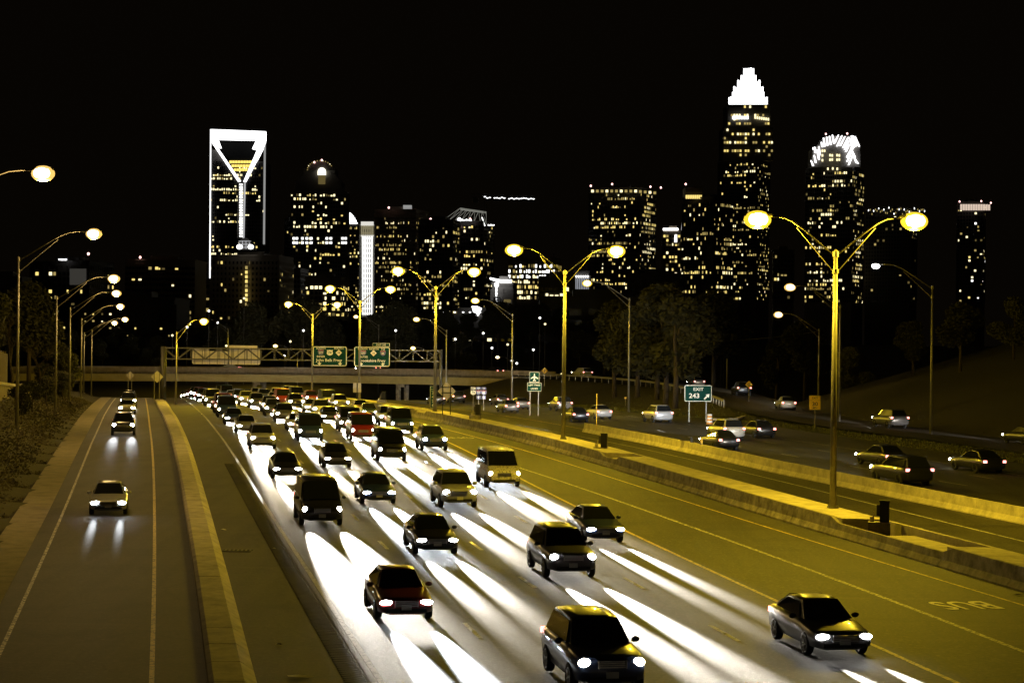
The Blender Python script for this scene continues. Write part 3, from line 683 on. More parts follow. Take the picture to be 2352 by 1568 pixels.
# ------------------------------------------------------------------ flyover bridge
br = thing('flyover_bridge', 'low flyover bridge with a yellow-lit girder crossing behind the highway signs', 'bridge', tuple(FLY[9]))
o = br.location; pts = [fly(9.0 + i * .2) for i in range(0, 21)]
def side_loft(sgn, prof):
    rings = []
    for i, p in enumerate(pts):
        d = pts[min(i + 1, len(pts) - 1)] - pts[max(i - 1, 0)]; r = Vector((d.y, -d.x, 0)).normalized() * sgn
        rings.append([(p.x + r.x * a - o.x, p.y + r.y * a - o.y, p.z + z - o.z) for a, z in prof])
    return MB().loft(rings)
for s in (-1, 1):
    side_loft(s, [(4.25, -.4), (4.25, .95), (4.5, .95), (4.5, -.4)]).build('parapet', CONCW, br)
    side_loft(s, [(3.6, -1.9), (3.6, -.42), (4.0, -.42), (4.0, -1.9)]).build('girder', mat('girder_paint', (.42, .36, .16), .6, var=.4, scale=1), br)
side_loft(1, [(-4.5, -.4), (-4.5, .05), (4.5, .05), (4.5, -.4)]).build('deck', CONCD, br)
for i in (3, 8, 13, 18):
    p = pts[i]
    for dx in (-2.2, 2.2): MB().tube([(p.x + .3 * dx - o.x, p.y + dx - o.y, -5 - o.z), (p.x + .3 * dx - o.x, p.y + dx - o.y, p.z - 1.9 - o.z)], .5, 10).build('pier', CONCD, br)
    MB().box((p.x - o.x, p.y - o.y, p.z - 2.2 - o.z), (1.2, 7.5, .6)).build('pier_cap', CONCD, br)
# guard rail along the exit ramp
gd = thing('guard_rail', 'low steel guard rail along the far curve of the exit ramp', 'guard rail', tuple(fly(5.2))); o = gd.location
gp = [fly(4.6 + i * .1) for i in range(0, 44)]; path = []
for i, p in enumerate(gp):
    d = gp[min(i + 1, len(gp) - 1)] - gp[max(i - 1, 0)]; r = Vector((d.y, -d.x, 0)).normalized() * -4.4
    q = Vector((p.x + r.x - o.x, p.y + r.y - o.y, p.z + .65 - o.z)); path.append(q)
    if i % 1 == 0: MB().box((q.x, q.y, q.z - .38), (.12, .12, .85)).build('post', GALV, gd)
mb = MB()
for a, b in zip(path, path[1:]): mb.bar(a, b, .06, .3)
mb.build('rail', GALV, gd)
# kerb round the grass island nose
kn = MB(); isl = [G(u, v) for u, v in ((1636, 945), (1700, 934), (1726, 944), (1722, 956), (1690, 965), (1640, 966))]
for a, b in zip(isl, isl[1:]): kn.bar((a.x, a.y, zg(a.y) + .1), (b.x, b.y, zg(b.y) + .1), .4, .2)
tag(kn.build('island_kerb', CONC), 'pale kerb rounding the nose of the grass island at the exit', 'kerb')

# ------------------------------------------------------------------ vegetation
def leaf_tree(seed, H, R, nl, ls, trunk=.35, crown0=.35):
    r = random.Random(seed); tr = MB(); lv = MB()
    tr.tube([(0, 0, -.3), (r.uniform(-.2, .2), 0, H * .3), (r.uniform(-.5, .5), r.uniform(-.5, .5), H * .62), (0, 0, H * .85)], [trunk, trunk * .75, trunk * .45, .05], 8)
    blobs = []
    for k in range(9):
        a = r.uniform(0, 6.28); z = H * r.uniform(crown0, .9); d = R * r.uniform(.3, .75) * (1.15 - .5 * z / H)
        c = (d * math.cos(a), d * math.sin(a), z); blobs.append((c, R * r.uniform(.30, .52)))
        tr.tube([(0, 0, z * .62), (c[0] * .5, c[1] * .5, z * .85), c], [trunk * .38, trunk * .25, .04], 6)
    blobs.append(((0, 0, H * .88), R * .45))
    for i in range(nl):
        c, s = blobs[r.randrange(len(blobs))]
        while True:
            p = [r.uniform(-1, 1) for _ in range(3)]
            q = p[0] ** 2 + p[1] ** 2 + p[2] ** 2
            if .15 < q < 1: break
        x, y, z = c[0] + p[0] * s, c[1] + p[1] * s, c[2] + p[2] * s * .8
        a = Vector((r.gauss(0, 1), r.gauss(0, 1), r.gauss(0, .7))).normalized() * ls * r.uniform(.6, 1.3); b = a.orthogonal().normalized() * ls * r.uniform(.4, .8); v = Vector((x, y, z))
        lv.add([v - a, v + b, v + a, v - b], [(0, 1, 2, 3)])
    return tr.mesh('trunk', BARK, True), lv.mesh('crown', LEAF)
def bare_tree(seed, H):
    r = random.Random(seed); tr = MB(); tw = MB()
    def grow(p, d, L, rad, lev):
        pts = [p]; 
        for k in range(3):
            d = (d + Vector((r.gauss(0, .13), r.gauss(0, .13), .05))).normalized(); p = p + d * L / 3; pts.append(p)
        (tr if lev < 2 else tw).tube(pts, [rad, rad * .85, rad * .7, rad * .55], 6 if lev < 2 else 4)
        if lev < 5:
            for k in range(r.choice((2, 3, 3))):
                e = Vector((r.gauss(0, .55), r.gauss(0, .55), r.gauss(.1, .3))); grow(pts[r.choice((2, 3))], (d + e).normalized(), L * r.uniform(.6, .8), rad * .55, lev + 1)
    grow(Vector((0, 0, -.3)), Vector((0, 0, 1)), H * .32, .28, 0)
    return tr.mesh('trunk', BARK, True), tw.mesh('crown', BARK)
TP = [leaf_tree(1, 14, 5.2, 5200, .34), leaf_tree(2, 12, 4.6, 4600, .32), leaf_tree(3, 16, 6.0, 6000, .36, .4), leaf_tree(4, 9, 4.2, 3600, .30, .25, .2)]
BT = [bare_tree(11, 12), bare_tree(12, 10), bare_tree(13, 13)]
def tree(proto, label, x, y, s=1.0, rz=0.0, group=None, z=None, name='leafy_tree'):
    t = thing(name, label, 'tree', (x, y, terrain(x, y) if z is None else z), rz, group); t.scale = (s, s, s)
    link('trunk', proto[0], t); link('crown', proto[1], t); return t
# trees on the grass island, trunks against the lit ramp
for i, (u, d, s) in enumerate(((1412, 285, 1.0), (1464, 275, 1.05), (1509, 262, .95), (1529, 250, 1.1), (1551, 243, 1.15))):
    p = P(u, 880, d); tree(TP[i % 3], f'dark tree on the grass island, {["leftmost", "second from the left", "third from the left", "second from the right", "rightmost"][i]} of five trunks', p.x, d, s, i * 1.3, 'trees on the grass island')
p = P(1640, 880, 300); tree(TP[2], 'brown lit tree behind the exit 243 sign beside a lamp pole', p.x, 300, 1.0, .5)
for i, (u, d, s) in enumerate(((1700, 330, .9), (1762, 310, .85), (1850, 262, .6), (1985, 240, .55), (2085, 225, .5), (2205, 220, .5), (2310, 215, .55))):
    p = P(u, 880, d); tree(TP[(i + 1) % 3], f'black leafy tree in the unlit wood on the right bank, {["first", "second", "third", "fourth", "fifth", "sixth", "seventh"][i]} from the left', p.x + 6, d, s, i * .9, 'trees along the right bank')
for i, (u, d, s) in enumerate(((28, 232, 1.0), (90, 250, 1.0), (175, 290, 1.0), (226, 330, .9), (-20, 190, .9), (60, 330, 1.2))):
    p = P(u, 880, d); tree(TP[i % 4], ['black leafy tree behind the left fence end', 'black leafy tree left of the amber lamp poles', 'black leafy tree behind the third amber lamp pole', 'black leafy tree where the ramp bends away', 'black leafy tree cut by the left edge', 'tallest black tree behind the left retaining wall'][i], p.x - 7, d, s, i * .7, 'trees on the left bank')
for i, (u, d, s) in enumerate(((160, 210, .9), (205, 250, .85), (102, 185, .8))):
    p = P(u, 880, d); tree(BT[i], ['bare branched tree against the hotel at the far left', 'bare tree behind the left bank lamps', 'bare tree rising beside the left retaining wall end'][i], p.x - 6, d, s, i, 'bare trees', name='bare_tree')
# shrubs at the far end of the bank
for i, (u, v, d, s) in enumerate(((205, 880, 190, .30), (226, 870, 230, .36), (190, 905, 165, .28), (215, 820, 250, .62), (150, 915, 150, .27))):
    p = P(u, v, d); x = X('gut_o', d) - 3.2; tree(TP[3], ['shrub on the left bank below the amber lamps', 'taller shrub at the far end of the left bank', 'low shrub on the left bank nearest the gutter', 'tall leafy bush where the ramp bends out of sight', 'low shrub on the bank in front of the retaining wall'][i], x, d, s, i, 'shrubs on the left bank', name='shrub')
# wooded belt below the skyline
r0 = random.Random(5)
for i in range(46):
    u = 395 + (i * 37) % 1080 + r0.uniform(-14, 14); d = r0.uniform(455, 620)
    if 1000 < u: d = r0.uniform(470, 640)
    p = P(u, 780, d); hz = P(u, r0.uniform(705, 770) if u > 560 else r0.uniform(735, 790), d).z
    z = terrain(p.x, d); s = max(.5, (hz - z) / 14.0); tree(TP[i % 3], 'dark tree in the wooded belt below the skyline', p.x, d, s, i * 1.1, 'trees in the wooded belt')
for i in range(16):
    u = 20 + i * 24 + r0.uniform(-10, 10); d = r0.uniform(430, 560); p = P(u, 780, d); hz = P(u, r0.uniform(770, 815), d).z
    z = terrain(p.x, d); tree(TP[i % 4], 'dark tree in the wooded belt below the skyline', p.x, d, max(.5, (hz - z) / 14), i, 'trees in the wooded belt')
# leafy cover and dry leaves on the left bank, grass on the verges
gc = MB(); r1 = random.Random(3)
for i in range(26000):
    y = 24 + 230 * r1.random() ** 1.8; gx = X('gut_o', y); x = gx - .15 - abs(r1.gauss(0, 2.6)); z = terrain(x, y) + r1.uniform(0, .28) * min(1, (gx - x) / .8)
    s = r1.uniform(.05, .13); a = Vector((r1.gauss(0, 1), r1.gauss(0, 1), r1.gauss(0, .6))).normalized() * s; b = a.orthogonal().normalized() * s * .7; v = Vector((x, y, z))
    gc.add([v - a, v + b, v + a, v - b], [(0, 1, 2, 3)])
tag(gc.build('ground_cover', mat('ivy_leaf', (.055, .045, .022), .75, var=.9, scale=3, col2=(.02, .016, .008))), 'dark leafy ground cover creeping over the left bank to the gutter', 'ground cover', kind='stuff')
gb = MB()
for i in range(16000):
    y = 130 + 150 * r1.random(); x0 = X('out_e', y) + float(np.interp(y, [20, 150, 200, 232, 250], [3.6, 5.2, 7.6, 5.5, .3])); x = x0 + .15 + abs(r1.gauss(0, 7)); 
    if y > 215: x = X('out_e', y) + .4 + abs(r1.gauss(0, 9))
    z = terrain(x, y); h = r1.uniform(.08, .22); a = r1.uniform(0, 6.28); w = .05
    gb.add([(x - w * math.cos(a), y - w * math.sin(a), z), (x + w * math.cos(a), y + w * math.sin(a), z), (x + r1.uniform(-.06, .06), y + r1.uniform(-.06, .06), z + h)], [(0, 1, 2)])
tag(gb.build('grass', mat('grass_blade', (.08, .085, .03), .8, var=.6, scale=2)), 'short dry grass on the island and verge by the exit', 'grass', kind='stuff')
# overhead wires
def wire(label, a, b, sag, rad=.025):
    a, b = Vector(a), Vector(b); pts = [a.lerp(b, t / 12) + Vector((0, 0, -sag * 4 * (t / 12) * (1 - t / 12))) for t in range(13)]
    tag(MB().tube(pts, rad, 5).build('overhead_wire', STEELD), label, 'wire')
wire('thin overhead wire running right from the lamp pole behind the exit sign', P(1500, 783, 300), P(1880, 762, 240), .6)
wire('thin overhead wire crossing the dark belt between the highway signs and the lamps', P(880, 817, 420), P(1230, 845, 400), .8)

# ------------------------------------------------------------------ skyline
EW = [emit('window_warm', (1.0, .76, .22), 1.15), emit('window_pale', (1.0, .87, .48), 1.7), emit('window_dim', (.9, .68, .22), .45), emit('window_white', (1, 1, .96), 2.6), emit('window_faint', (.8, .6, .2), .14)]
CROWN = emit('crown_light', (1, 1, 1), 3.2); CROWN2 = emit('crown_soft', (.95, .95, 1.0), 1.0); GREYL = emit('facade_grey_glow', (.8, .8, .78), .35)  # GREYL: own glow in place of light falling on grey parts
WD = mat('tower_dark', (.05, .045, .04), .5, var=.3, scale=.2); WB = mat('tower_beige', (.24, .2, .15), .7, var=.3, scale=.2); WG = mat('tower_grey', (.15, .14, .13), .6, var=.3, scale=.2)
GLD = mat('tower_glass', (.02, .022, .025), .15, spec=.6)
ZB = 2.0
_wm = {}
def wmesh(w, h, k):
    key = (round(w, 1), round(h, 1), k)
    if key not in _wm: _wm[key] = MB().box((0, 0, 0), (w, .35, h)).mesh('window', EW[k])
    return _wm[key]
def facade(root, c, d, n, width, z0, z1, cw, fh, pr, ph, pl, tints, r, cap, dark, pier, ww=.68, wh=.58, vmin=11):
    rest = {}
    nc = max(1, int(width / cw)); cw = width / nc; ang = math.atan2(d[1], d[0]); made = 0
    zf = z0; nf = int((z1 - z0) / fh)
    for j in range(nc + 1):
        if pier is not None: pier.box((c[0] + d[0] * cw * j + n[0] * .15, c[1] + d[1] * cw * j + n[1] * .15, (max(z0, vmin) + z1) / 2), (cw * (1 - ww) * .8, .5, z1 - max(z0, vmin)), ang)
    for i in range(nf):
        z = z0 + (i + .5) * fh
        if z < vmin: continue
        strong = r.random() < pr; a0 = r.random() * .6; a1 = a0 + r.uniform(.3, .9)
        tint = r.choice(tints)
        if pier is not None: pier.box((c[0] + d[0] * width / 2 + n[0] * .1, c[1] + d[1] * width / 2 + n[1] * .1, z0 + (i + 1) * fh), (width, .36, fh * (1 - wh) * .8), ang)
        for j in range(nc):
            f = (j + .5) / nc; x, y = c[0] + d[0] * cw * (j + .5) + n[0] * .12, c[1] + d[1] * cw * (j + .5) + n[1] * .12
            p = ph if (strong and a0 < f < a1) else pl * 1.15
            if r.random() < p and cap > 0:
                k = tint if r.random() < .6 else r.choice((0, 1, 2, 2, 4, 4))
                wv = r.choice((1, 1, 1, .7, .5)); hv = r.choice((1, 1, .6)); sh = cw * ww * (1 - wv) * r.choice((-.5, .5)); x += d[0] * sh; y += d[1] * sh
                if made < cap: link('window', wmesh(cw * ww * wv, fh * wh * hv, k), root, (x, y, z - fh * wh * (1 - hv) * .5), ang); made += 1
                else: rest.setdefault(k, MB()).box((x, y, z), (cw * ww, .35, fh * wh), ang)
            else:
                q = cw * ww / 2; hh = fh * wh / 2; dx, dy = d[0] * q, d[1] * q
                dark.add([(x - dx, y - dy, z - hh), (x + dx, y + dy, z - hh), (x + dx, y + dy, z + hh), (x - dx, y - dy, z + hh)], [(0, 1, 2, 3)])
    for k, mb in rest.items(): tag(mb.build('far_windows', EW[k], root), kind='stuff')
def building(name, label, u0, us, u1, vt, D, cw=3.4, fh=4.0, pr=.3, ph=.8, pl=.08, tints=(0, 1, 2), wall=WD, seed=1, cap=180, cat='building', ww=.68, wh=.58, group=None, vmin=11, z0=None, zbase=None, side=True, roof=True):
    if cw < 8 and D > 1000: cw *= .62; fh *= .86; cap = min(300, int(cap * 1.5))
    if D >= 1450: vmin = max(vmin, (118 if u0 > 1340 else 78) * D / F)
    r = random.Random(seed); C = P(us, vt, D); zb = ZB if zbase is None else zbase
    root = thing(name, label, cat, (C.x, D, zb), 0, group); H = C.z - zb
    if u1 > us and us > u0: th = math.atan((u1 - us) / (us - u0) / .9)
    else: th = 0.0
    a = (us - u0) * D / F / math.cos(th); b = (u1 - us) * D / F / math.sin(th) if th > 0 else a * .8
    dl = (-math.cos(th), math.sin(th)); dr = (math.sin(th), math.cos(th)); nl = (-math.sin(th), -math.cos(th)); nr = (math.cos(th), -math.sin(th))
    q = [(0, 0, 0), (dl[0] * a, dl[1] * a, 0), (dl[0] * a + dr[0] * b, dl[1] * a + dr[1] * b, 0), (dr[0] * b, dr[1] * b, 0)]
    MB().prism(q, H, Vector((0, 0, 1))).build('wall', wall, root)
    if roof:
        mb = MB()
        for i in range(4): mb.bar(Vector(q[i]) + Vector((0, 0, H + .5)), Vector(q[(i + 1) % 4]) + Vector((0, 0, H + .5)), .8, 1.2)
        mb.build('roof', wall, root)
        MB().box(((q[0][0] + q[2][0]) / 2, (q[0][1] + q[2][1]) / 2, H + 2), (a * .4, b * .4, 4), math.atan2(dl[1], dl[0])).build('plant_room', wall, root)
    dk, pi = MB(), MB(); zz0 = 0 if z0 is None else z0
    facade(root, (0, 0), dl, nl, a, zz0, H - 2, cw, fh, pr, ph, pl, tints, r, cap, dk, pi, ww, wh, vmin)
    if side and th > 0 and (u1 - us) > 5: facade(root, (0, 0), dr, nr, b, zz0, H - 2, cw, fh, pr, ph, pl, tints, r, cap // 2, dk, pi, ww, wh, vmin)
    if dk.v: tag(dk.build('dark_panes', GLD, root), kind='stuff')
    if pi.v: tag(pi.build('piers_and_bands', wall, root), kind='stuff')
    root['D'] = 0; del root['D']
    return root, D
def L3(root, u, v, D):        # pixel on the plane at distance D, in the building's own coordinates
    p = P(u, v, D); o = root.location; return (p.x - o.x, p.y - o.y, p.z - o.z)
def fpoly(root, name, pts, D, m, t=1.5): return MB().prism([L3(root, u, v, D) for u, v in pts], t).build(name, m, root)
def strip_uv(root, name, a, b, w, D, m, t=1.0):
    A, B = Vector(L3(root, *a, D)), Vector(L3(root, *b, D)); return MB().bar(A, B, t, w * D / F).build(name, m, root)
def strip_uvw(root, name, a, b, w, D, m):
    A, B = Vector(L3(root, *a, D)), Vector(L3(root, *b, D)); return MB().tube([A, B], w * D / F / 2, 6).build(name, m, root)
def beacons(root, pts, D):
    for u, v in pts:
        p = L3(root, u, v, D); MB().tube([(p[0], p[1], p[2] - 2.5), p], .15, 5).build('beacon_mast', STEELD, root); MB().ellipsoid(p, (.8, .8, .9), 8, 6).build('beacon', PINK, root, True)

# 1 tower with the lit triangular crown
R_, D = building('crown_tower', 'tall tower whose top is a white lit frame with a triangle', 484, 609, 609, 372, 1900, cw=3.3, fh=4.05, pr=.34, ph=.85, pl=.05, tints=(1, 0, 1), wall=WD, seed=3, cap=300, roof=False)
De = D - 2.0
fpoly(R_, 'crown_beam', [(484, 298), (484, 321), (610, 324), (610, 303)], De, CROWN, 6)
for pts in ([(484, 320), (500, 320), (508, 341), (500, 341), (553, 417), (547, 419), (487, 330)], [(610, 324), (588, 324), (579, 343), (590, 346), (559, 418), (565, 419), (609, 334)]): fpoly(R_, 'crown_brace', pts, De, CROWN, 4)
strip_uvw(R_, 'edge_light', (484, 298), (482, 640), 3.0, De, emit('edge_white', (1, 1, 1), 1.6)); fpoly(R_, 'edge_panel', [(606, 330), (610, 330), (608, 562), (604, 562)], De, GREYL, 2)
fpoly(R_, 'spine', [(560, 419), (564, 419), (561, 548), (557, 548)], De, emit('spine_grey', (.8, .8, .8), .55), 2); fpoly(R_, 'spine', [(546, 422), (548, 422), (545, 548), (543, 548)], De, WG, 2)
for k in range(21): fpoly(R_, 'spine_light', [(550, 423 + k * 5.9), (557, 423.5 + k * 5.9), (556.6, 427 + k * 5.9), (549.6, 426.5 + k * 5.9)], De, EW[3], 1)
fpoly(R_, 'crown_back', [(500, 321), (594, 324), (580, 372), (516, 368)], De + 14, mat('crown_void', (.004, .004, .004), .9, spec=0), 3)
for k in range(3):
    for j in range(9 - k * 2):
        uu = 527 + k * 5 + j * 6.4; fpoly(R_, 'window', [(uu, 370 + k * 9), (uu + 5.6, 370 + k * 9), (uu + 5.6, 376 + k * 9), (uu, 376 + k * 9)], De + 1, emit('atrium_gold', (1.0, .74, .15), 1.3), .4)
fpoly(R_, 'parapet_lip', [(484, 345), (500, 345), (540, 405), (540, 372), (484, 372)], D + 3, WD, 4)
# 2 tower with the round arched top
R_, D = building('arched_tower', 'dark tower with a rounded arched top and a bright round window', 668, 795, 795, 440, 1750, cw=3.7, fh=4.1, pr=.3, ph=.75, pl=.13, tints=(0, 1, 1), wall=WG, seed=8, cap=300, roof=False)
fpoly(R_, 'upper_block', [(678, 442), (678, 418), (698, 400), (698, 388), (770, 388), (770, 402), (785, 418), (785, 442)], D + 6, WG, 30)
arch = [(735 + 30 * math.cos(a), 392 - 22 * math.sin(a)) for a in [math.pi * k / 14 for k in range(15)]]
fpoly(R_, 'arch', arch[::-1], D + 4, WG, 40)
for k in range(15):
    a = math.pi * k / 14
    if k > 1: fpoly(R_, 'arch_light', [(735 + 29 * math.cos(a) - .9, 391 - 21 * math.sin(a) - .9), (735 + 29 * math.cos(a) + .9, 391 - 21 * math.sin(a) - .9), (735 + 29 * math.cos(a) + .9, 391 - 21 * math.sin(a) + .9), (735 + 29 * math.cos(a) - .9, 391 - 21 * math.sin(a) + .9)], D + 3, EW[2] if k % 3 else EW[1], .5)
fpoly(R_, 'round_window', [(739 + 9.5 * math.cos(a), 396 - 10 * math.sin(a)) for a in [math.pi * k / 10 for k in range(10, -1, -1)]] + [(748.5, 403), (729.5, 403)], D + 3, emit('round_glow', (1, .95, .75), 2.2), 1)
fpoly(R_, 'window', [(731, 404), (747, 404), (747, 424), (731, 424)], D + 3, EW[4], 1); beacons(R_, [(722, 374), (739, 369)], D)
for row, vs_ in ((546, (1, 0)), (556, (0, 1))):
    for uu in (672, 679, 692, 702, 712, 748, 757, 784, 791):
        if r0.random() < .85: fpoly(R_, 'window', [(uu, row), (uu + 5.5, row), (uu + 5.5, row + 5), (uu, row + 5)], D - .6, EW[3], .4)
building('slim_tower', 'slim dim tower just left of the arched tower', 654, 667, 669, 505, 2050, cw=3.2, pr=.1, ph=.3, pl=.03, tints=(4, 2), wall=WG, seed=4, cap=40)
# lit slanted crown
R_, D = building('slanted_crown_tower', 'dark tower with a small white slanted crown behind the lit column tower', 795, 831, 831, 515, 1900, cw=2.8, pr=.4, ph=.7, pl=.1, tints=(2, 0), wall=WG, seed=5, cap=110, roof=False)
for k in range(9): fpoly(R_, 'crown_fin', [(796 + k * 2.8, 487 + k * k * .38), (798.2 + k * 2.8, 487 + k * k * .38 + .6), (798.2 + k * 2.8, 514), (796 + k * 2.8, 514)], D - 1, CROWN, 4)
# white column tower, its floodlighting put into glowing ribs and bands
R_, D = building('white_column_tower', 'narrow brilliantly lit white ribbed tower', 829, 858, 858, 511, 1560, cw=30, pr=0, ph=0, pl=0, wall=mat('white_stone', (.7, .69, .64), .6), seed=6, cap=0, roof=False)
fpoly(R_, 'capital', [(829, 510), (858, 510), (858, 519), (829, 519)], D - 1, emit('stone_flood_glow', (1, .97, .88), .75), 1.0)
for k in range(7): fpoly(R_, 'capital_rib', [(829.5 + k * 4.2, 519), (832 + k * 4.2, 519), (832 + k * 4.2, 541), (829.5 + k * 4.2, 541)], D - 1, emit('stone_dim_glow', (.85, .75, .45), .3), .8)
fpoly(R_, 'collar', [(829, 541), (858, 541), (858, 543.5), (829, 543.5)], D - 1.2, emit('stone_flood_glow', (1, .97, .88), .75), 1.0)
for k in range(5): fpoly(R_, 'floodlit_rib', [(831.5 + k * 5.2, 544), (834.9 + k * 5.2, 544), (834.5 + k * 5.0, 724), (832.5 + k * 4.9, 724)], D - 1, emit('rib_flood_glow', (1, 1, .97), 1.5), 1.2)  # stone ribs glow themselves in place of floodlights on them
# beige gridded slab tower
R_, D = building('beige_grid_tower', 'broad beige tower with a fine grid of windows beside the lit white column', 858, 955, 981, 484, 1640, cw=1.75, fh=4.3, pr=.55, ph=.55, pl=.07, tints=(0, 2, 2, 1), wall=WB, seed=7, cap=420, ww=.5, wh=.5)
beacons(R_, [(893, 478)], D); MB().box(L3(R_, 936, 481, D + 10), (7, 7, 6)).build('roof_box', GREYL, R_)
building('dark_office_tower', 'dark office block between the beige tower and the tower with roof truss', 962, 1040, 1055, 508, 1520, cw=3.3, pr=.3, ph=.7, pl=.07, tints=(0, 2, 1), wall=WD, seed=9, cap=170)
# truss roof tower
R_, D = building('truss_roof_tower', 'dark tower with a pale steel truss on its roof and small white signs', 1036, 1110, 1134, 508, 1620, cw=3.4, pr=.34, ph=.75, pl=.08, tints=(0, 1, 2), wall=WD, seed=10, cap=190, roof=False)
TR = emit('truss_steel_glow', (.75, .75, .65), .22)  # pale truss steel glows faintly in place of light falling on it
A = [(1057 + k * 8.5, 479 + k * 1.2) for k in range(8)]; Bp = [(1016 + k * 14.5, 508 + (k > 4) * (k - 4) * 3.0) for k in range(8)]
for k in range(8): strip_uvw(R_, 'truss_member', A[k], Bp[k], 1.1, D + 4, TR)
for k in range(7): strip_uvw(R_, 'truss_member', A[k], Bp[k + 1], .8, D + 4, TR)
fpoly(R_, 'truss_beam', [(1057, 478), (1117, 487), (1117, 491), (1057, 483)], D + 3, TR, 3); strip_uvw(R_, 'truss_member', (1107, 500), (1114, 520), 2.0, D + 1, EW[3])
SIGN = emit('sign_white', (1, 1, 1), 3.0)
MB().ellipsoid(L3(R_, 1055, 506, D - 2), (1.7, .5, 1.9), 10, 6).build('sign_emblem', SIGN, R_)
letters('SunTrust', 2.3, SIGN, R_, L3(R_, 1072, 506.5, D - 2), depth=.2, name='sign_lettering'); letters('SunTrust', 1.7, SIGN, R_, L3(R_, 1128, 518, D - 1), rot=(math.pi / 2, 0, -.5), depth=.2, name='sign_lettering')
beacons(R_, [(1044, 520), (989, 504), (1080, 504)], D)
# crane with a string of lights
t = thing('tower_crane', 'tower crane jib outlined by a string of white lights above the skyline', 'crane', tuple(P(1112, 760, 1450))); t.location.z = ZB
pz = L3(t, 1112, 457, 1450)[2]
for dx in (-1, 1):
    for dy in (-1, 1): MB().bar((dx, dy, 0), (dx, dy, pz), .3).build('mast', WD, t)
a, b = L3(t, 1083, 453.5, 1450), L3(t, 1228, 459, 1450); n = 26
for dz in (0, 2.4): MB().bar((a[0], a[1], a[2] + dz), (b[0], b[1], b[2] + dz), .3).build('jib_chord', WD, t)
for k in range(n):
    f, g_ = k / n, (k + 1) / n; MB().bar((a[0] + (b[0] - a[0]) * f, a[1], a[2] + (b[2] - a[2]) * f + 2.4 * (k % 2)), (a[0] + (b[0] - a[0]) * g_, a[1], a[2] + (b[2] - a[2]) * g_ + 2.4 * (1 - k % 2)), .2).build('lattice', WD, t)
    if k > 4 and k not in (8, 14): MB().ellipsoid((a[0] + (b[0] - a[0]) * (f + .02), a[1] - .3, a[2] + (b[2] - a[2]) * f + r0.uniform(-.4, .6)), (.9, .4, .42), 8, 5).build('string_light', emit('string_white', (1, 1, 1), 2.2), t)
MB().box((a[0] + 3, a[1], a[2] - 2), (4, 2, 4)).build('counterweight', WG, t)
# block under construction, floors fully lit
R_, D = building('construction_block', 'block under construction with every open floor glowing yellow', 1168, 1275, 1291, 592, 1250, cw=2.3, fh=3.9, pr=1.0, ph=.9, pl=.55, tints=(0, 1, 0, 3), wall=WB, seed=12, cap=420, ww=.8, wh=.6, vmin=34, roof=False)
for k in range(5): MB().tube([L3(R_, 1200 + k * 18, 592, D), L3(R_, 1200 + k * 18, 583, D)], .2, 5).build('scaffold_pole', STEELD, R_)
R_, D = building('low_lit_block', 'lower block with grey panels and yellow windows under the construction block', 1238, 1320, 1320, 640, 1150, cw=4.6, fh=4.2, pr=.6, ph=.7, pl=.25, tints=(0, 1), wall=mat('panel_grey', (.35, .35, .34), .6), seed=13, cap=60, vmin=26)
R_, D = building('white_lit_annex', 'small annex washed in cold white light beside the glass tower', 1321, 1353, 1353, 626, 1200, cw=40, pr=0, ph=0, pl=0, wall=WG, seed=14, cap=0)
for k in range(8): fpoly(R_, 'glow_fin', [(1322 + k * 4, 640), (1324 + k * 4, 640), (1324 + k * 4, 684), (1322 + k * 4, 684)], D - 1, emit('fin_wash_glow', (.85, .9, 1), .9 if k % 2 else .35), .8)  # cold wash of light put into the fins' own glow
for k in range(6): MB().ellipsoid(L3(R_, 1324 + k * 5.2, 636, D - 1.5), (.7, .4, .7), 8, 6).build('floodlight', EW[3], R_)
# wide glass tower
R_, D = building('wide_glass_tower', 'wide dark tower with a curved top edge and many lit offices', 1355, 1470, 1514, 434, 1700, cw=2.5, fh=4.1, pr=.45, ph=.8, pl=.10, tints=(0, 0, 1, 2), wall=WD, seed=15, cap=560)
beacons(R_, [(1357, 428), (1406, 424), (1494, 430), (1518, 432)], D)
for k in range(14): fpoly(R_, 'window', [(1358 + k * 11, 437 + (k > 9) * (k - 9)), (1364 + k * 11, 437 + (k > 9) * (k - 9)), (1364 + k * 11, 443 + (k > 9) * (k - 9)), (1358 + k * 11, 443 + (k > 9) * (k - 9))], D - 3, EW[1 if k % 3 == 0 else 2], .4)
R_, D = building('flood_topped_block', 'pale block with a white lit top line between two dark towers', 1523, 1570, 1570, 530, 1780, cw=4.2, fh=4.4, pr=.35, ph=.7, pl=.2, tints=(0, 1), wall=WB, seed=16, cap=70, vmin=40)
fpoly(R_, 'crown_line', [(1523, 525), (1558, 525), (1558, 530), (1523, 530)], D - 1, CROWN, 2); fpoly(R_, 'spire', [(1566, 510), (1568.5, 506), (1571, 530), (1565, 530)], D - 1, CROWN2, 2); fpoly(R_, 'lit_fin', [(1550, 540), (1555, 540), (1555, 557), (1549, 557)], D - 1, EW[3], 1)
R_, D = building('banded_office_tower', 'dark tower with long bands of lit windows left of the tallest tower', 1572, 1640, 1690, 455, 1600, cw=2.9, fh=4.6, pr=.45, ph=.85, pl=.10, tints=(1, 0, 0, 2), wall=WD, seed=17, cap=330)
fpoly(R_, 'upper_block', [(1574, 431), (1613, 431), (1613, 456), (1574, 456)], D + 10, WD, 25); beacons(R_, [(1575, 424)], D)
for k in range(9): fpoly(R_, 'window', [(1575 + k * 4.2, 449), (1578.4 + k * 4.2, 449), (1578.4 + k * 4.2, 458), (1575 + k * 4.2, 457)], D + 8, EW[0], .5)
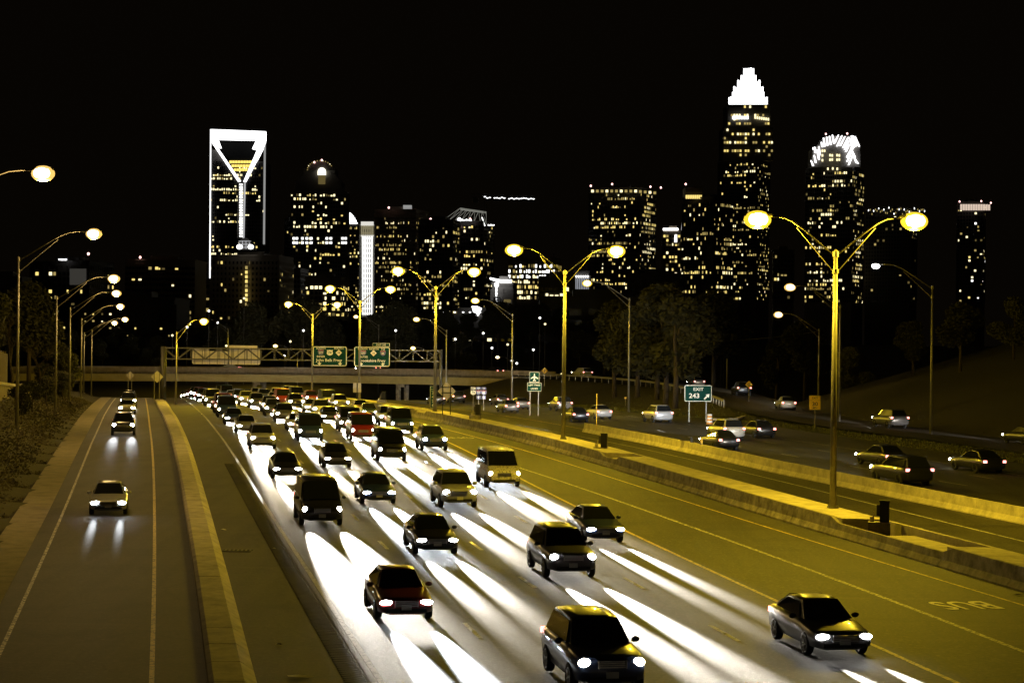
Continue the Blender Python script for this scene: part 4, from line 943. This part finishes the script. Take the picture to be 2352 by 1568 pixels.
# tallest tower with the finned crown
R_, D = building('finned_crown_tower', 'tallest tower, topped by a brilliant white crown of stepped fins', 1654, 1740, 1779, 366, 1900, cw=3.1, fh=4.1, pr=.26, ph=.7, pl=.10, tints=(0, 1, 2), wall=WG, seed=18, cap=420, roof=False)
r = random.Random(40)
for (a0, a1, v0, v1, dd, nm) in ((1661, 1775, 294, 370, 8, 'middle_stage'), (1671, 1769, 241, 298, 14, 'upper_stage')):
    fpoly(R_, nm, [(a0, v0), (a1, v0), (a1, v1), (a0, v1)], D + dd, WG, 40)
    n = int((a1 - a0) / 6); rows = int((v1 - v0) / 9.6)
    for i in range(rows):
        strong = r.random() < .35
        for j in range(n):
            if r.random() < (.5 if strong else .10): fpoly(R_, 'window', [(a0 + 2 + j * 6, v0 + 3 + i * 9.6), (a0 + 6 + j * 6, v0 + 3 + i * 9.6), (a0 + 6 + j * 6, v0 + 8 + i * 9.6), (a0 + 2 + j * 6, v0 + 8 + i * 9.6)], D + dd - .6, EW[r.choice((0, 1, 2))], .4)
for j in range(6): fpoly(R_, 'window', [(1682 + j * 6.4, 268), (1687 + j * 6.4, 268), (1687 + j * 6.4, 275), (1682 + j * 6.4, 275)], D + 12, EW[3], .4)
for j in range(7): fpoly(R_, 'window', [(1733 + j * 5, 268 + j * .7), (1736.5 + j * 5, 268 + j * .7), (1736.5 + j * 5, 274 + j * .7), (1733 + j * 5, 274 + j * .7)], D + 12, EW[1], .4)
tiers = ((1674, 1764, 223, 241, 0), (1682, 1756, 211, 226, 3), (1685, 1754, 199, 214, 5), (1694, 1747, 185, 202, 8), (1702, 1738, 173, 188, 11), (1708, 1733, 157, 176, 14))
for a0, a1, v0, v1, dd in tiers:
    n = max(5, int((a1 - a0) / 4.2)); w = (a1 - a0) / n
    fpoly(R_, 'crown_core', [(a0 + 1, v0 + 5), (a1 - 1, v0 + 5), (a1 - 1, v1), (a0 + 1, v1)], D + dd + 16, CROWN, 6)
    for j in range(n):
        dv = r.uniform(0, 2.2) + (2.5 if 0 < j < n - 1 else 0) * (dd > 0 and dd < 14)
        fpoly(R_, 'crown_fin', [(a0 + j * w, v0 + dv), (a0 + (j + .82) * w, v0 + dv), (a0 + (j + .82) * w, v1), (a0 + j * w, v1)], D + dd + 14, CROWN, 2)
# ribbed crown tower
R_, D = building('ribbed_crown_tower', 'tower right of the tallest one with a rounded crown of slanting white ribs', 1858, 1958, 2000, 385, 1750, cw=3.2, fh=4.3, pr=.34, ph=.75, pl=.12, tints=(0, 1, 2), wall=WG, seed=19, cap=380, roof=False)
cx = lambda x: 1764 + x * .2502
cy = lambda y: 257.3 + y * .2502
fpoly(R_, 'crown_block', [(cx(x), cy(y)) for x, y in ((400, 510), (415, 340), (485, 300), (520, 235), (600, 225), (740, 225), (800, 225), (845, 300), (850, 510))], D + 6, WG, 26)
st = [(490, 280, 500, 325), (510, 240, 522, 320), (540, 232, 548, 312), (565, 225, 578, 305), (592, 214, 608, 292), (648, 214, 612, 290), (680, 220, 636, 318), (708, 228, 664, 315), (738, 236, 690, 330), (742, 270, 705, 350), (750, 300, 715, 370), (760, 350, 725, 420), (768, 370, 728, 460), (780, 400, 742, 490), (745, 236, 792, 330), (765, 222, 806, 320), (782, 222, 824, 310), (800, 228, 838, 320), (760, 330, 800, 420), (775, 380, 815, 470), (750, 250, 780, 345), (790, 420, 828, 478), (430, 325, 436, 380), (468, 320, 478, 400), (450, 350, 470, 440), (425, 400, 440, 470), (395, 448, 416, 498), (415, 330, 420, 350)]
for x0, y0, x1, y1 in st:
    w = 7; fpoly(R_, 'crown_rib', [(cx(x0 - w * .6), cy(y0)), (cx(x0 + w * .6), cy(y0)), (cx(x1 + w), cy(y1)), (cx(x1 - w), cy(y1))], D + 3 + r0.random(), CROWN, 1.5)
for x, y in ((500, 350), (520, 350), (500, 392), (570, 390), (590, 392), (635, 390), (655, 392), (570, 432), (590, 430), (635, 432), (655, 430), (500, 436), (550, 515), (595, 512), (636, 515)): fpoly(R_, 'window', [(cx(x - 7), cy(y)), (cx(x + 7), cy(y)), (cx(x + 7), cy(y + 22)), (cx(x - 7), cy(y + 22))], D + 3, EW[1], .4)
beacons(R_, [(1897, 309), (1946, 308)], D)
R_, D = building('sparkling_top_block', 'very dark block with a row of tiny white sparkles along its top', 1995, 2092, 2125, 482, 1760, cw=4, pr=.05, ph=.3, pl=.015, tints=(2, 4), wall=WD, seed=20, cap=30)
for k in range(34): p = (1995 + k * 3.9, 478 + r0.uniform(0, 15)); MB().ellipsoid(L3(R_, *p, D - 2), (.42, .3, .9), 6, 4).build('roof_light', EW[2 if k % 3 else 3], R_)
R_, D = building('banded_crown_tower', 'dark tower at the far right with a pale pinkish lit crown band', 2203, 2258, 2276, 466, 2000, cw=4.2, pr=.12, ph=.4, pl=.06, tints=(1, 3, 2), wall=WD, seed=21, cap=70)
for k in range(12): fpoly(R_, 'crown_panel', [(2206 + k * 5.8, 470 + (k > 8) * (k - 8) * .4), (2210.5 + k * 5.8, 470), (2210.5 + k * 5.8, 484), (2206 + k * 5.8, 484)], D - 2, emit('crown_pink', (1, .78, .62), .95 if k % 2 else .7), 1)
beacons(R_, [(2204, 464), (2254, 463), (2276, 467)], D)
# lower blocks
building('right_low_block', 'low dark block with two rows of lit windows right of the tallest tower', 1778, 1824, 1826, 578, 1500, cw=4, pr=.3, ph=.7, pl=.06, tints=(0, 2), wall=WG, seed=22, cap=40)
building('framed_dark_block', 'unlit dark block with pale window frames in front of the wide glass tower', 1445, 1560, 1575, 632, 1250, cw=6, fh=5, pr=.1, ph=.2, pl=.03, tints=(2, 4), wall=WG, seed=23, cap=20)
R_, D = building('striped_office_block', 'wide low office block with horizontal bands at the left of the crown tower', 287, 448, 452, 601, 1350, cw=3.6, fh=4.4, pr=.45, ph=.5, pl=.06, tints=(0, 1, 1, 2), wall=WB, seed=24, cap=170, ww=.9, wh=.5)
beacons(R_, [(322, 592)], D)
R_, D = building('hotel_block', 'dim hotel block at the far left with a white rooftop name sign', 62, 205, 235, 604, 1250, cw=5, fh=4.4, pr=.12, ph=.3, pl=.05, tints=(0, 2, 1), wall=WD, seed=25, cap=60)
letters('WESTIN', 1.5, SIGN, R_, L3(R_, 144, 597.5, D - 1), depth=.3, name='sign_lettering'); fpoly(R_, 'lit_panel', [(160, 618), (198, 618), (198, 655), (160, 655)], D - .8, emit('panel_glow', (.8, .75, .65), .045), .3); beacons(R_, [(203, 584)], D)
building('far_left_block', 'dark block at the left edge with a few cold lit windows', -40, 50, 52, 640, 1100, cw=5, pr=.1, ph=.4, pl=.06, tints=(3, 1, 2), wall=WD, seed=26, cap=30)
building('dotted_block', 'low dark block dotted with regular tiny lights behind the left bank lamps', 185, 400, 404, 690, 900, cw=3.6, fh=3.2, pr=.75, ph=.65, pl=.10, tints=(2, 1, 2), wall=WD, seed=27, cap=260, ww=.24, wh=.26, vmin=8)
building('narrow_pale_block', 'narrow pale block between the striped offices and the apartment block', 452, 482, 484, 645, 1450, cw=5, fh=5, pr=.2, ph=.5, pl=.1, tints=(1, 2), wall=WB, seed=28, cap=20)
R_, D = building('apartment_block', 'pale apartment block with square windows at the foot of the crown tower', 484, 640, 658, 590, 1400, cw=4.4, fh=4.6, pr=.05, ph=.3, pl=.06, tints=(0, 2, 4), wall=WB, seed=29, cap=60, ww=.45, wh=.5)
for k in range(12): fpoly(R_, 'stair_window', [(563, 612 + k * 10.5), (568.5, 612 + k * 10.5), (568.5, 619 + k * 10.5), (563, 619 + k * 10.5)], D - 1, EW[0] if k % 4 else EW[2], .4)
fpoly(R_, 'roof_dome', [(546 + 16 + 17 * math.cos(a), 574 - 27 * math.sin(a)) for a in [math.pi * k / 10 for k in range(10, -1, -1)]], D + 2, WG, 22)
for k in range(4): strip_uvw(R_, 'dome_mullion', (549 + k * 8, 553 + abs(k - 1.5) * 3), (549 + k * 8, 573), .7, D - .5, CROWN2)
for k in range(3): strip_uvw(R_, 'dome_mullion', (548, 555 + k * 7), (576, 555 + k * 7), .7, D - .5, CROWN2)
for u in (550, 576): MB().ellipsoid(L3(R_, u, 568, D - 2), (2.2, 1, 1.8), 10, 6).build('floodlight', EW[3], R_, True)
building('rear_apartment_wing', 'dark wing with lit windows between the apartment block and the arched tower', 610, 690, 700, 620, 1500, cw=4.0, fh=4.4, pr=.25, ph=.5, pl=.1, tints=(0, 1, 2), wall=WG, seed=30, cap=70)
building('lower_arched_annex', 'annex with rows of warm square windows at the foot of the arched tower', 700, 782, 795, 640, 1450, cw=5.2, fh=4.6, pr=.5, ph=.8, pl=.3, tints=(0, 1), wall=WG, seed=31, cap=110)
R_, D = building('hotel_tower', 'slim dark hotel tower with a vertical white sign and a glowing roof slab', 1130, 1178, 1186, 655, 900, cw=4, pr=.02, ph=.2, pl=.02, tints=(2, 4), wall=WG, seed=32, cap=12)
fpoly(R_, 'roof_slab', [(1125, 638), (1150, 643), (1175, 643), (1175, 650), (1150, 650), (1125, 642)], D - 2, SIGN, 6)
MB().ellipsoid(L3(R_, 1140.5, 655, D - 2), (1.1, .3, 1.2), 10, 6).build('sign_emblem', SIGN, R_)
for k in range(10):
    if k != 5: MB().box(L3(R_, 1140.3 - k * .06, 663 + k * 4.2, D - 2), (.95 if k % 2 else .7, .3, .72), taper=.7 if k % 3 else 1).build('sign_letter_light', SIGN, R_)
R_, D = building('parking_block', 'long low block with rows of small windows below the hotel tower', 990, 1180, 1184, 731, 760, cw=2.6, fh=3.0, pr=.7, ph=.6, pl=.12, tints=(2, 2, 1, 4), wall=WG, seed=33, cap=120, ww=.6, wh=.4, vmin=2)
for k in range(9):
    u = 1000 + k * 21 + r0.uniform(-5, 5); MB().tube([L3(R_, u, 732, D - 1), L3(R_, u, 718, D - 1)], .12, 5).build('roof_lamp_post', GALV, R_); MB().ellipsoid(L3(R_, u, 718, D - 1), (.45, .3, .28), 8, 5).build('roof_lamp', EW[3], R_)
fpoly(R_, 'banner', [(1083, 704), (1097, 704), (1107, 709), (1098, 728), (1090, 728)], D - 1, SIGN, .4); fpoly(R_, 'lit_bay', [(1063, 732), (1079, 732), (1079, 750), (1063, 750)], D - .6, CROWN2, .3)
R_, D = building('arena_roof', 'broad unlit hall with a low curved roof behind the lamps', 1240, 1500, 1500, 690, 720, cw=8, pr=0, ph=0, pl=.0, tints=(4,), wall=WD, seed=34, cap=4)
# scattered small lights among the trees
for i, (u, v, k) in enumerate(((561, 686, 0), (520, 795, 0), (653, 818, 1), (909, 760, 1), (1240, 731, 3), (1252, 745, 0), (1487, 707, 0), (1475, 708, 0), (1290, 860, 0), (1657, 731, 3), (1663, 741, 3), (1640, 760, 3), (2001, 868, 3), (1110, 766, 1), (1046, 780, 1), (1130, 800, 1), (1166, 792, 0), (1176, 829, 1), (1187, 835, 3), (1225, 804, 1), (480, 715, 1), (500, 742, 1), (595, 785, 3), (667, 785, 0), (396, 771, 0), (430, 752, 1), (697, 760, 3))):
    p = P(u, v, 452 + (i % 5)); t = thing('yard_light', 'small distant light glowing in the dark wooded belt', 'light', (p.x, p.y, terrain(p.x, p.y)), 0, 'small lights in the wooded belt'); h = p.z - t.location.z
    MB().tube([(0, 0, 0), (0, 0, h)], .08, 5).build('post', STEELD, t); MB().ellipsoid((0, -.1, h), (.28, .22, .26), 8, 6).build('bulb', EW[1 if k == 0 else 3], t, True)

# ------------------------------------------------------------------ traffic: the cars themselves, at rest, with their lights on
HLM = emit('headlight_glass', (1.0, .97, .90), 60); HLC = emit('headlight_cool', (.86, .94, 1.0), 70); HLW = emit('headlight_warm', (1.0, .86, .58), 40); TLM = emit('taillight_glass', (1.0, .28, .24), 5); DRL = emit('side_light', (1.0, .66, .15), 3)
CGLASS = mat('car_glass', (.01, .011, .012), .06, spec=.8); TYRE = mat('tyre', (.018, .018, .018), .85); RIM = mat('rim', (.4, .4, .4), .3, .9); TRIM = mat('car_trim', (.015, .015, .015), .5); PLATE = mat('number_plate', (.6, .6, .56), .4)
def carpaint(n, c):
    m = mat('paint_' + n, c, .3, .0, spec=.6); m.node_tree.nodes['Principled BSDF'].inputs['Coat Weight'].default_value = .7; return m
PAINTS = [('silver', carpaint('silver', (.35, .35, .36))), ('black', carpaint('black', (.012, .012, .014))), ('white', carpaint('white', (.68, .67, .64))), ('dark red', carpaint('dark_red', (.18, .015, .015))), ('grey', carpaint('grey', (.09, .09, .1))), ('dark blue', carpaint('dark_blue', (.02, .035, .10)))]
KIND = {
 'sedan': dict(L=4.7, st=[(-2.35, .66, .38, .60), (-2.28, .80, .27, .70), (-2.05, .87, .22, .76), (-1.55, .90, .2, .84), (-.85, .91, .2, .94), (.6, .91, .2, .97), (1.5, .90, .2, 1.0), (2.1, .86, .24, .98), (2.3, .80, .34, .92), (2.35, .70, .42, .84)],
   ws=(-.95, .93, -.15, 1.40), rw=(1.15, 1.40, 1.85, 1.0), roofw=.56, beltw=.76, rz=1.46, hl=(.62, -2.26, .63), tl=(.68, 2.31, .80), wb=(-1.42, 1.38), wr=.33),
 'suv': dict(L=4.8, st=[(-2.4, .70, .42, .80), (-2.32, .84, .32, .92), (-2.1, .92, .28, 1.0), (-1.5, .95, .26, 1.07), (-.95, .96, .26, 1.12), (.6, .96, .26, 1.14), (1.7, .95, .26, 1.15), (2.25, .92, .3, 1.12), (2.38, .86, .4, 1.06), (2.42, .78, .5, .95)],
   ws=(-1.05, 1.1, -.35, 1.68), rw=(1.95, 1.68, 2.3, 1.12), roofw=.64, beltw=.83, rz=1.76, hl=(.70, -2.3, .84), tl=(.80, 2.36, 1.0), wb=(-1.5, 1.45), wr=.38),
 'van': dict(L=5.2, st=[(-2.6, .74, .40, .78), (-2.5, .90, .30, .95), (-2.2, .97, .26, 1.08), (-1.9, .98, .25, 1.22), (-1.2, .99, .25, 1.30), (.6, .99, .25, 1.32), (2.0, .99, .25, 1.32), (2.5, .97, .28, 1.30), (2.58, .92, .4, 1.2), (2.6, .85, .5, 1.1)],
   ws=(-2.0, 1.22, -1.1, 2.0), rw=(2.3, 2.0, 2.52, 1.28), roofw=.80, beltw=.90, rz=2.12, hl=(.76, -2.46, .80), tl=(.88, 2.54, 1.1), wb=(-1.65, 1.6), wr=.37),
}
CM = {}
def quadpanel(p, t):
    a, b, c, d = [Vector(x) for x in p]; n = (b - a).cross(d - a).normalized() * t
    return MB().add([a, b, c, d, a + n, b + n, c + n, d + n], [(3, 2, 1, 0), (4, 5, 6, 7), (0, 1, 5, 4), (1, 2, 6, 5), (2, 3, 7, 6), (3, 0, 4, 7)])
for kn_, k in KIND.items():
    M_ = {}
    rings = []
    for y, w, zl, zh in k['st']:
        rings.append([(-w * .55, y, zl), (w * .55, y, zl), (w * .96, y, zl + .10), (w, y, zl + (zh - zl) * .55), (w * .97, y, zh - .08), (w * .86, y, zh), (w * .4, y, zh + .035), (-w * .4, y, zh + .035), (-w * .86, y, zh), (-w * .97, y, zh - .08), (-w, y, zl + (zh - zl) * .55), (-w * .96, y, zl + .10)])
    M_['body'] = MB().loft(rings).mesh('body', None, True)
    y0, z0, y1, z1 = k['ws']; y2, z2, y3, z3 = k['rw']; bw, rw_ = k['beltw'], k['roofw']; rz = k['rz']
    cab = []
    for y, w0, w1, za, zb in ((y0 + .03, bw, bw * .96, z0 - .1, z0), (y1 + .03, bw, rw_ - .02, z0 - .1, z1 - .02), ((y1 + y2) / 2, bw + .02, rw_ + .01, z0 - .1, z1), (y2 - .03, bw, rw_ - .02, z0 - .1, z2 - .02), (y3 - .03, bw * .95, bw * .92, z0 - .1, z3)):
        cab.append([(-w0, y, za), (w0, y, za), (w1, y, zb), (-w1, y, zb)])
    M_['cabin'] = MB().loft(cab).mesh('cabin', None)
    M_['windshield'] = quadpanel([(-bw * .93, y0, z0 + .02), (bw * .93, y0, z0 + .02), (rw_ * .95, y1, z1), (-rw_ * .95, y1, z1)], .02).mesh('windshield', CGLASS)
    M_['rear_window'] = quadpanel([(bw * .88, y3, z3 + .03), (-bw * .88, y3, z3 + .03), (-rw_ * .93, y2, z2), (rw_ * .93, y2, z2)], .02).mesh('rear_window', CGLASS)
    ym = (y1 + y2) / 2
    for s, nm in ((1, 'side_window_a'), (-1, 'side_window_b')):
        q = [(s * (bw + .012), y0 + .35, z0 + .03), (s * (bw + .03), y3 - .4, z3 + .02), (s * (rw_ + .02), y2 - .12, z2 - .06), (s * (rw_ + .02), y1 + .12, z1 - .06)]
        M_[nm] = quadpanel(q if s > 0 else q[::-1], .012).mesh('side_window', CGLASS)
    rr = []
    for y, w, z in ((y1 - .02, rw_ * .9, z1 - .01), (y1 + .25, rw_ + .02, rz - .04), (ym, rw_ + .03, rz), (y2 - .25, rw_ + .02, rz - .03), (y2 + .02, rw_ * .9, z2 - .01)):
        rr.append([(-w, y, z - .08), (w, y, z - .08), (w * .96, y, z - .02), (w * .5, y, z + .02), (-w * .5, y, z + .02), (-w * .96, y, z - .02)])
    M_['roof'] = MB().loft(rr).mesh('roof', None, True)
    wr = k['wr']; ty = MB()
    prof = [(wr * .62, .10), (wr * .9, .11), (wr, .07), (wr, -.07), (wr * .9, -.11), (wr * .62, -.10)]
    ty.loft([[(x, r_ * math.cos(a), r_ * math.sin(a)) for r_, x in prof] for a in [2 * math.pi * i / 18 for i in range(19)]], cap=False); M_['tyre'] = ty.mesh('tyre', TYRE, True)
    rm = MB(); rm.tube([(-.06, 0, 0), (.06, 0, 0)], wr * .16, 10)
    for i in range(5):
        a = 2 * math.pi * i / 5; rm.bar((.05, 0, 0), (.05, wr * .62 * math.cos(a), wr * .62 * math.sin(a)), .09, .05)
    rm.loft([[(x, r_ * math.cos(a), r_ * math.sin(a)) for r_, x in ((wr * .63, .08), (wr * .55, .08), (wr * .55, -.08), (wr * .63, -.08))] for a in [2 * math.pi * i / 18 for i in range(19)]], cap=False); M_['rim'] = rm.mesh('rim', RIM)
    hx, hy, hz = k['hl']; M_['headlight'] = MB().ellipsoid((0, 0, 0), {'sedan': (.22, .12, .085), 'suv': (.17, .12, .12), 'van': (.15, .12, .15)}[kn_], 12, 8).mesh('headlight', HLM, True)
    M_['taillight'] = MB().box((0, 0, 0), (.24, .1, .16), taper=.9).mesh('taillight', TLM)
    fz = k['st'][1][2]; fy = k['st'][0][0]
    gb_ = MB()
    for q_ in range(4): gb_.box((0, fy, hz - .10 + q_ * .05), (.70 - q_ * .02, .14, .022))
    for q_ in (-.36, .36): gb_.box((q_, fy, hz - .03), (.03, .14, .2))
    M_['grille'] = gb_.mesh('grille', RIM); M_['bumper'] = MB().box((0, fy + .06, fz + .12), (1.3, .16, .12), taper=.96).mesh('bumper', TRIM)
    M_['plate'] = MB().box((0, 0, 0), (.32, .03, .16)).mesh('number_plate', PLATE); M_['mirror'] = MB().ellipsoid((0, 0, 0), (.12, .07, .08), 8, 6).mesh('mirror', None, True)
    CM[kn_] = M_
def pl_(o, m):
    if not o.data.materials: o.data.materials.append(None)
    o.material_slots[0].link = 'OBJECT'; o.material_slots[0].material = m
def beam(root, loc, power, colr, down=4.2, spread=16, rz=0.0, wide=1.0):
    ld = bpy.data.lights.new('headlight_beam', 'SPOT'); ld.energy = power; ld.color = colr; ld.spot_size = math.radians(spread); ld.spot_blend = .75; ld.shadow_soft_size = .07
    ld.use_nodes = True; t_ = ld.node_tree; em = t_.nodes['Emission']; fo = t_.nodes.new('ShaderNodeLightFalloff'); fo.inputs['Strength'].default_value = 1.0; fo.inputs['Smooth'].default_value = 220.0
    t_.links.new(fo.outputs['Quadratic'], em.inputs['Strength'])
    lo = link('headlight_beam', ld, root, loc); lo.rotation_euler = (math.radians(-(90 - down)), 0, rz); lo.scale = (wide, 1, 1); return lo
def car(kind, ci, label, x, y, z, rz, group, detail=2, two=True, power=None, pitch=0.0, spread=16, down=4.2, wide=1.0):
    k = KIND[kind]; M_ = CM[kind]; pn, pm_ = PAINTS[ci]
    t = thing({'sedan': 'sedan_car', 'suv': 'crossover_car', 'van': 'van'}[kind], label, 'van' if kind == 'van' else 'car', (x, y, z), rz, group); t.rotation_euler = (pitch, 0, rz)
    for nm in ('body', 'cabin', 'roof'): pl_(link(nm, M_[nm], t), pm_)
    for nm in ('windshield', 'rear_window', 'side_window_a', 'side_window_b', 'grille', 'bumper'):
        if detail > 0 or nm in ('windshield', 'rear_window'): link(nm[:-2] if nm[-2] == '_' else nm, M_[nm], t)
    hx, hy, hz = k['hl']; tx, tyy, tz = k['tl']; hs = rc.choice((0, 0, 1, 2)); hc = ((1, .92, .80), (.9, .95, 1.0), (1, .84, .60))[hs]
    for s in (-1, 1):
        pl_(link('headlight', M_['headlight'], t, (s * hx, hy, hz)), (HLM, HLC, HLW)[hs]); link('taillight', M_['taillight'], t, (s * tx, tyy, tz))
        for wy in k['wb']:
            w = link('wheel', M_['tyre'], t, (s * (k['st'][4][1] - .1), wy, k['wr']))
            if detail > 1: link('rim', M_['rim'], w, (s * .02, 0, 0), 0 if s > 0 else math.pi)
        if detail > 1: pl_(link('mirror', M_['mirror'], t, (s * (k['beltw'] + .2), k['ws'][0] + .45, k['ws'][1] + .06)), pm_)
    if detail > 1: link('number_plate', M_['plate'], t, (0, k['st'][0][0] - .02, k['st'][1][2] + .22)); link('number_plate', M_['plate'], t, (0, k['st'][-1][0] + .02, .75))
    pw = (HEAD_W if power is None else power) * rc.uniform(.5, 1.1); down += rc.uniform(-.8, 1.6); wide *= rc.uniform(.7, 1.05)
    if two:
        for s in (-1, 1): beam(t, (s * hx, hy - .14, hz), pw, hc, down, spread, wide=wide)
    else: beam(t, (0, hy - .14, hz), pw * 2, hc, down, spread, wide=wide)
    return t
rc = random.Random(21)
def slope(fn, y): return (fn(y + 1) - fn(y - 1)) / 2
def grade(y): return math.atan((zg(y + 2) - zg(y - 2)) / 4)
LNM = ['lane by the white edge line', 'second lane from the white edge', 'third lane from the white edge', 'lane by the yellow line']
starts = [64, 52, 75, 58]
for li in range(4):
    fn_ = lambda y, li=li: (lane(li, y) + lane(li + 1, y)) / 2
    y = starts[li]; n = 0
    while y < 375 and n < 26:
        kind = rc.choice(('sedan', 'sedan', 'suv', 'suv', 'van') if n else ('sedan', 'suv')); ci = rc.randrange(6); s = slope(fn_, y); off = rc.uniform(-.25, .25)
        nm = {'sedan': 'sedan', 'suv': 'crossover car', 'van': 'van'}[kind]
        car(kind, ci, f'{PAINTS[ci][0]} {nm}, headlights on, {ORD[n]} in the {LNM[li]}', fn_(y) + off, y, zg(y) + .022, -math.atan(s), 'oncoming cars in the inbound lanes', 2 if y < 110 else (1 if y < 190 else 0), y < 170, HEAD_W * (1 if y < 150 else 1.8), pitch=grade(y), spread=22, down=10.0, wide=.36)
        y += rc.uniform(21, 31) if y < 150 else rc.uniform(12, 18); n += 1
fn_ = lambda y: (X('ramp_wl', y) + X('ramp_yr', y)) / 2
for n, (y, kind, ci) in enumerate(((97, 'sedan', 0), (160, 'suv', 1), (204, 'sedan', 2), (229, 'suv', 4), (248, 'sedan', 5), (268, 'sedan', 1))):
    s = slope(fn_, y); nm = {'sedan': 'sedan', 'suv': 'crossover car'}[kind]
    car(kind, ci, f'{PAINTS[ci][0]} {nm} with headlights on, {ORD[n]} on the left ramp', fn_(y), y, zg(y) + .005, -math.atan(s), 'oncoming cars on the left ramp', 2 if y < 110 else 1, True, HEAD_W * .02, pitch=grade(y), spread=20, down=10.5, wide=.35)
ofn = [lambda y: (X('bar2', y) + 1.3 + X('out_l1', y)) / 2, lambda y: (X('out_l1', y) + X('out_l2', y)) / 2, lambda y: (X('out_l2', y) + X('out_e', y)) / 2]
for li in range(3):
    y = (118, 132, 128)[li]; n = 0
    while y < 300:
        kind = rc.choice(('sedan', 'suv', 'sedan')); ci = rc.choice((0, 1, 4, 1, 4)); s = slope(ofn[li], y); nm = {'sedan': 'sedan', 'suv': 'crossover car', 'van': 'van'}[kind]
        car(kind, ci, f'{PAINTS[ci][0]} {nm} with red tail lights, {ORD[n]} in the {["outbound lane by the barrier", "middle outbound lane", "exit-side outbound lane"][li]}', ofn[li](y), y, zg(y) + .015, math.pi - math.atan(s), 'outbound cars showing tail lights', 1, False, HEAD_W * .035, pitch=-grade(y), spread=40, down=1.0)
        y += rc.uniform(26, 46); n += 1
for n, tt in enumerate((2.1, 2.9, 4.3, 5.6, 6.7, 8.4, 9.8, 10.9, 11.8)):
    p = fly(tt); q = fly(tt + .05); d = (q - p); kind = ('sedan', 'suv')[n % 2]; ci = (1, 4, 0)[n % 3]; r_ = Vector((d.y, -d.x, 0)).normalized() * 1.6; phi = math.atan2(d.x, -d.y)
    car(kind, ci, f'{PAINTS[ci][0]} {"sedan" if n % 2 == 0 else "crossover car"} on the exit ramp, {ORD[n]} from the right', p.x + r_.x, p.y + r_.y, p.z + .11, phi, 'cars on the exit ramp and flyover', 0, False, HEAD_W * .03)

# ------------------------------------------------------------------ night haze
if HAZE > 0:
    hz_ = MB().box((0, 1600, 160), (3900, 3500, 340)).build('haze', None); tag(hz_, 'thin night haze over the whole scene', 'haze', kind='stuff')
    hm = bpy.data.materials.new('haze'); t_, n_, l_ = nt(hm)
    for q in list(n_):
        if q.type == 'BSDF_PRINCIPLED': n_.remove(q)
    pv = n_.new('ShaderNodeVolumePrincipled'); pv.inputs['Density'].default_value = HAZE; pv.inputs['Color'].default_value = (.95, .93, .9, 1); pv.inputs['Anisotropy'].default_value = .25
    out = [q for q in n_ if q.type == 'OUTPUT_MATERIAL'][0]; l_.new(pv.outputs[0], out.inputs['Volume']); hz_.data.materials.append(hm)
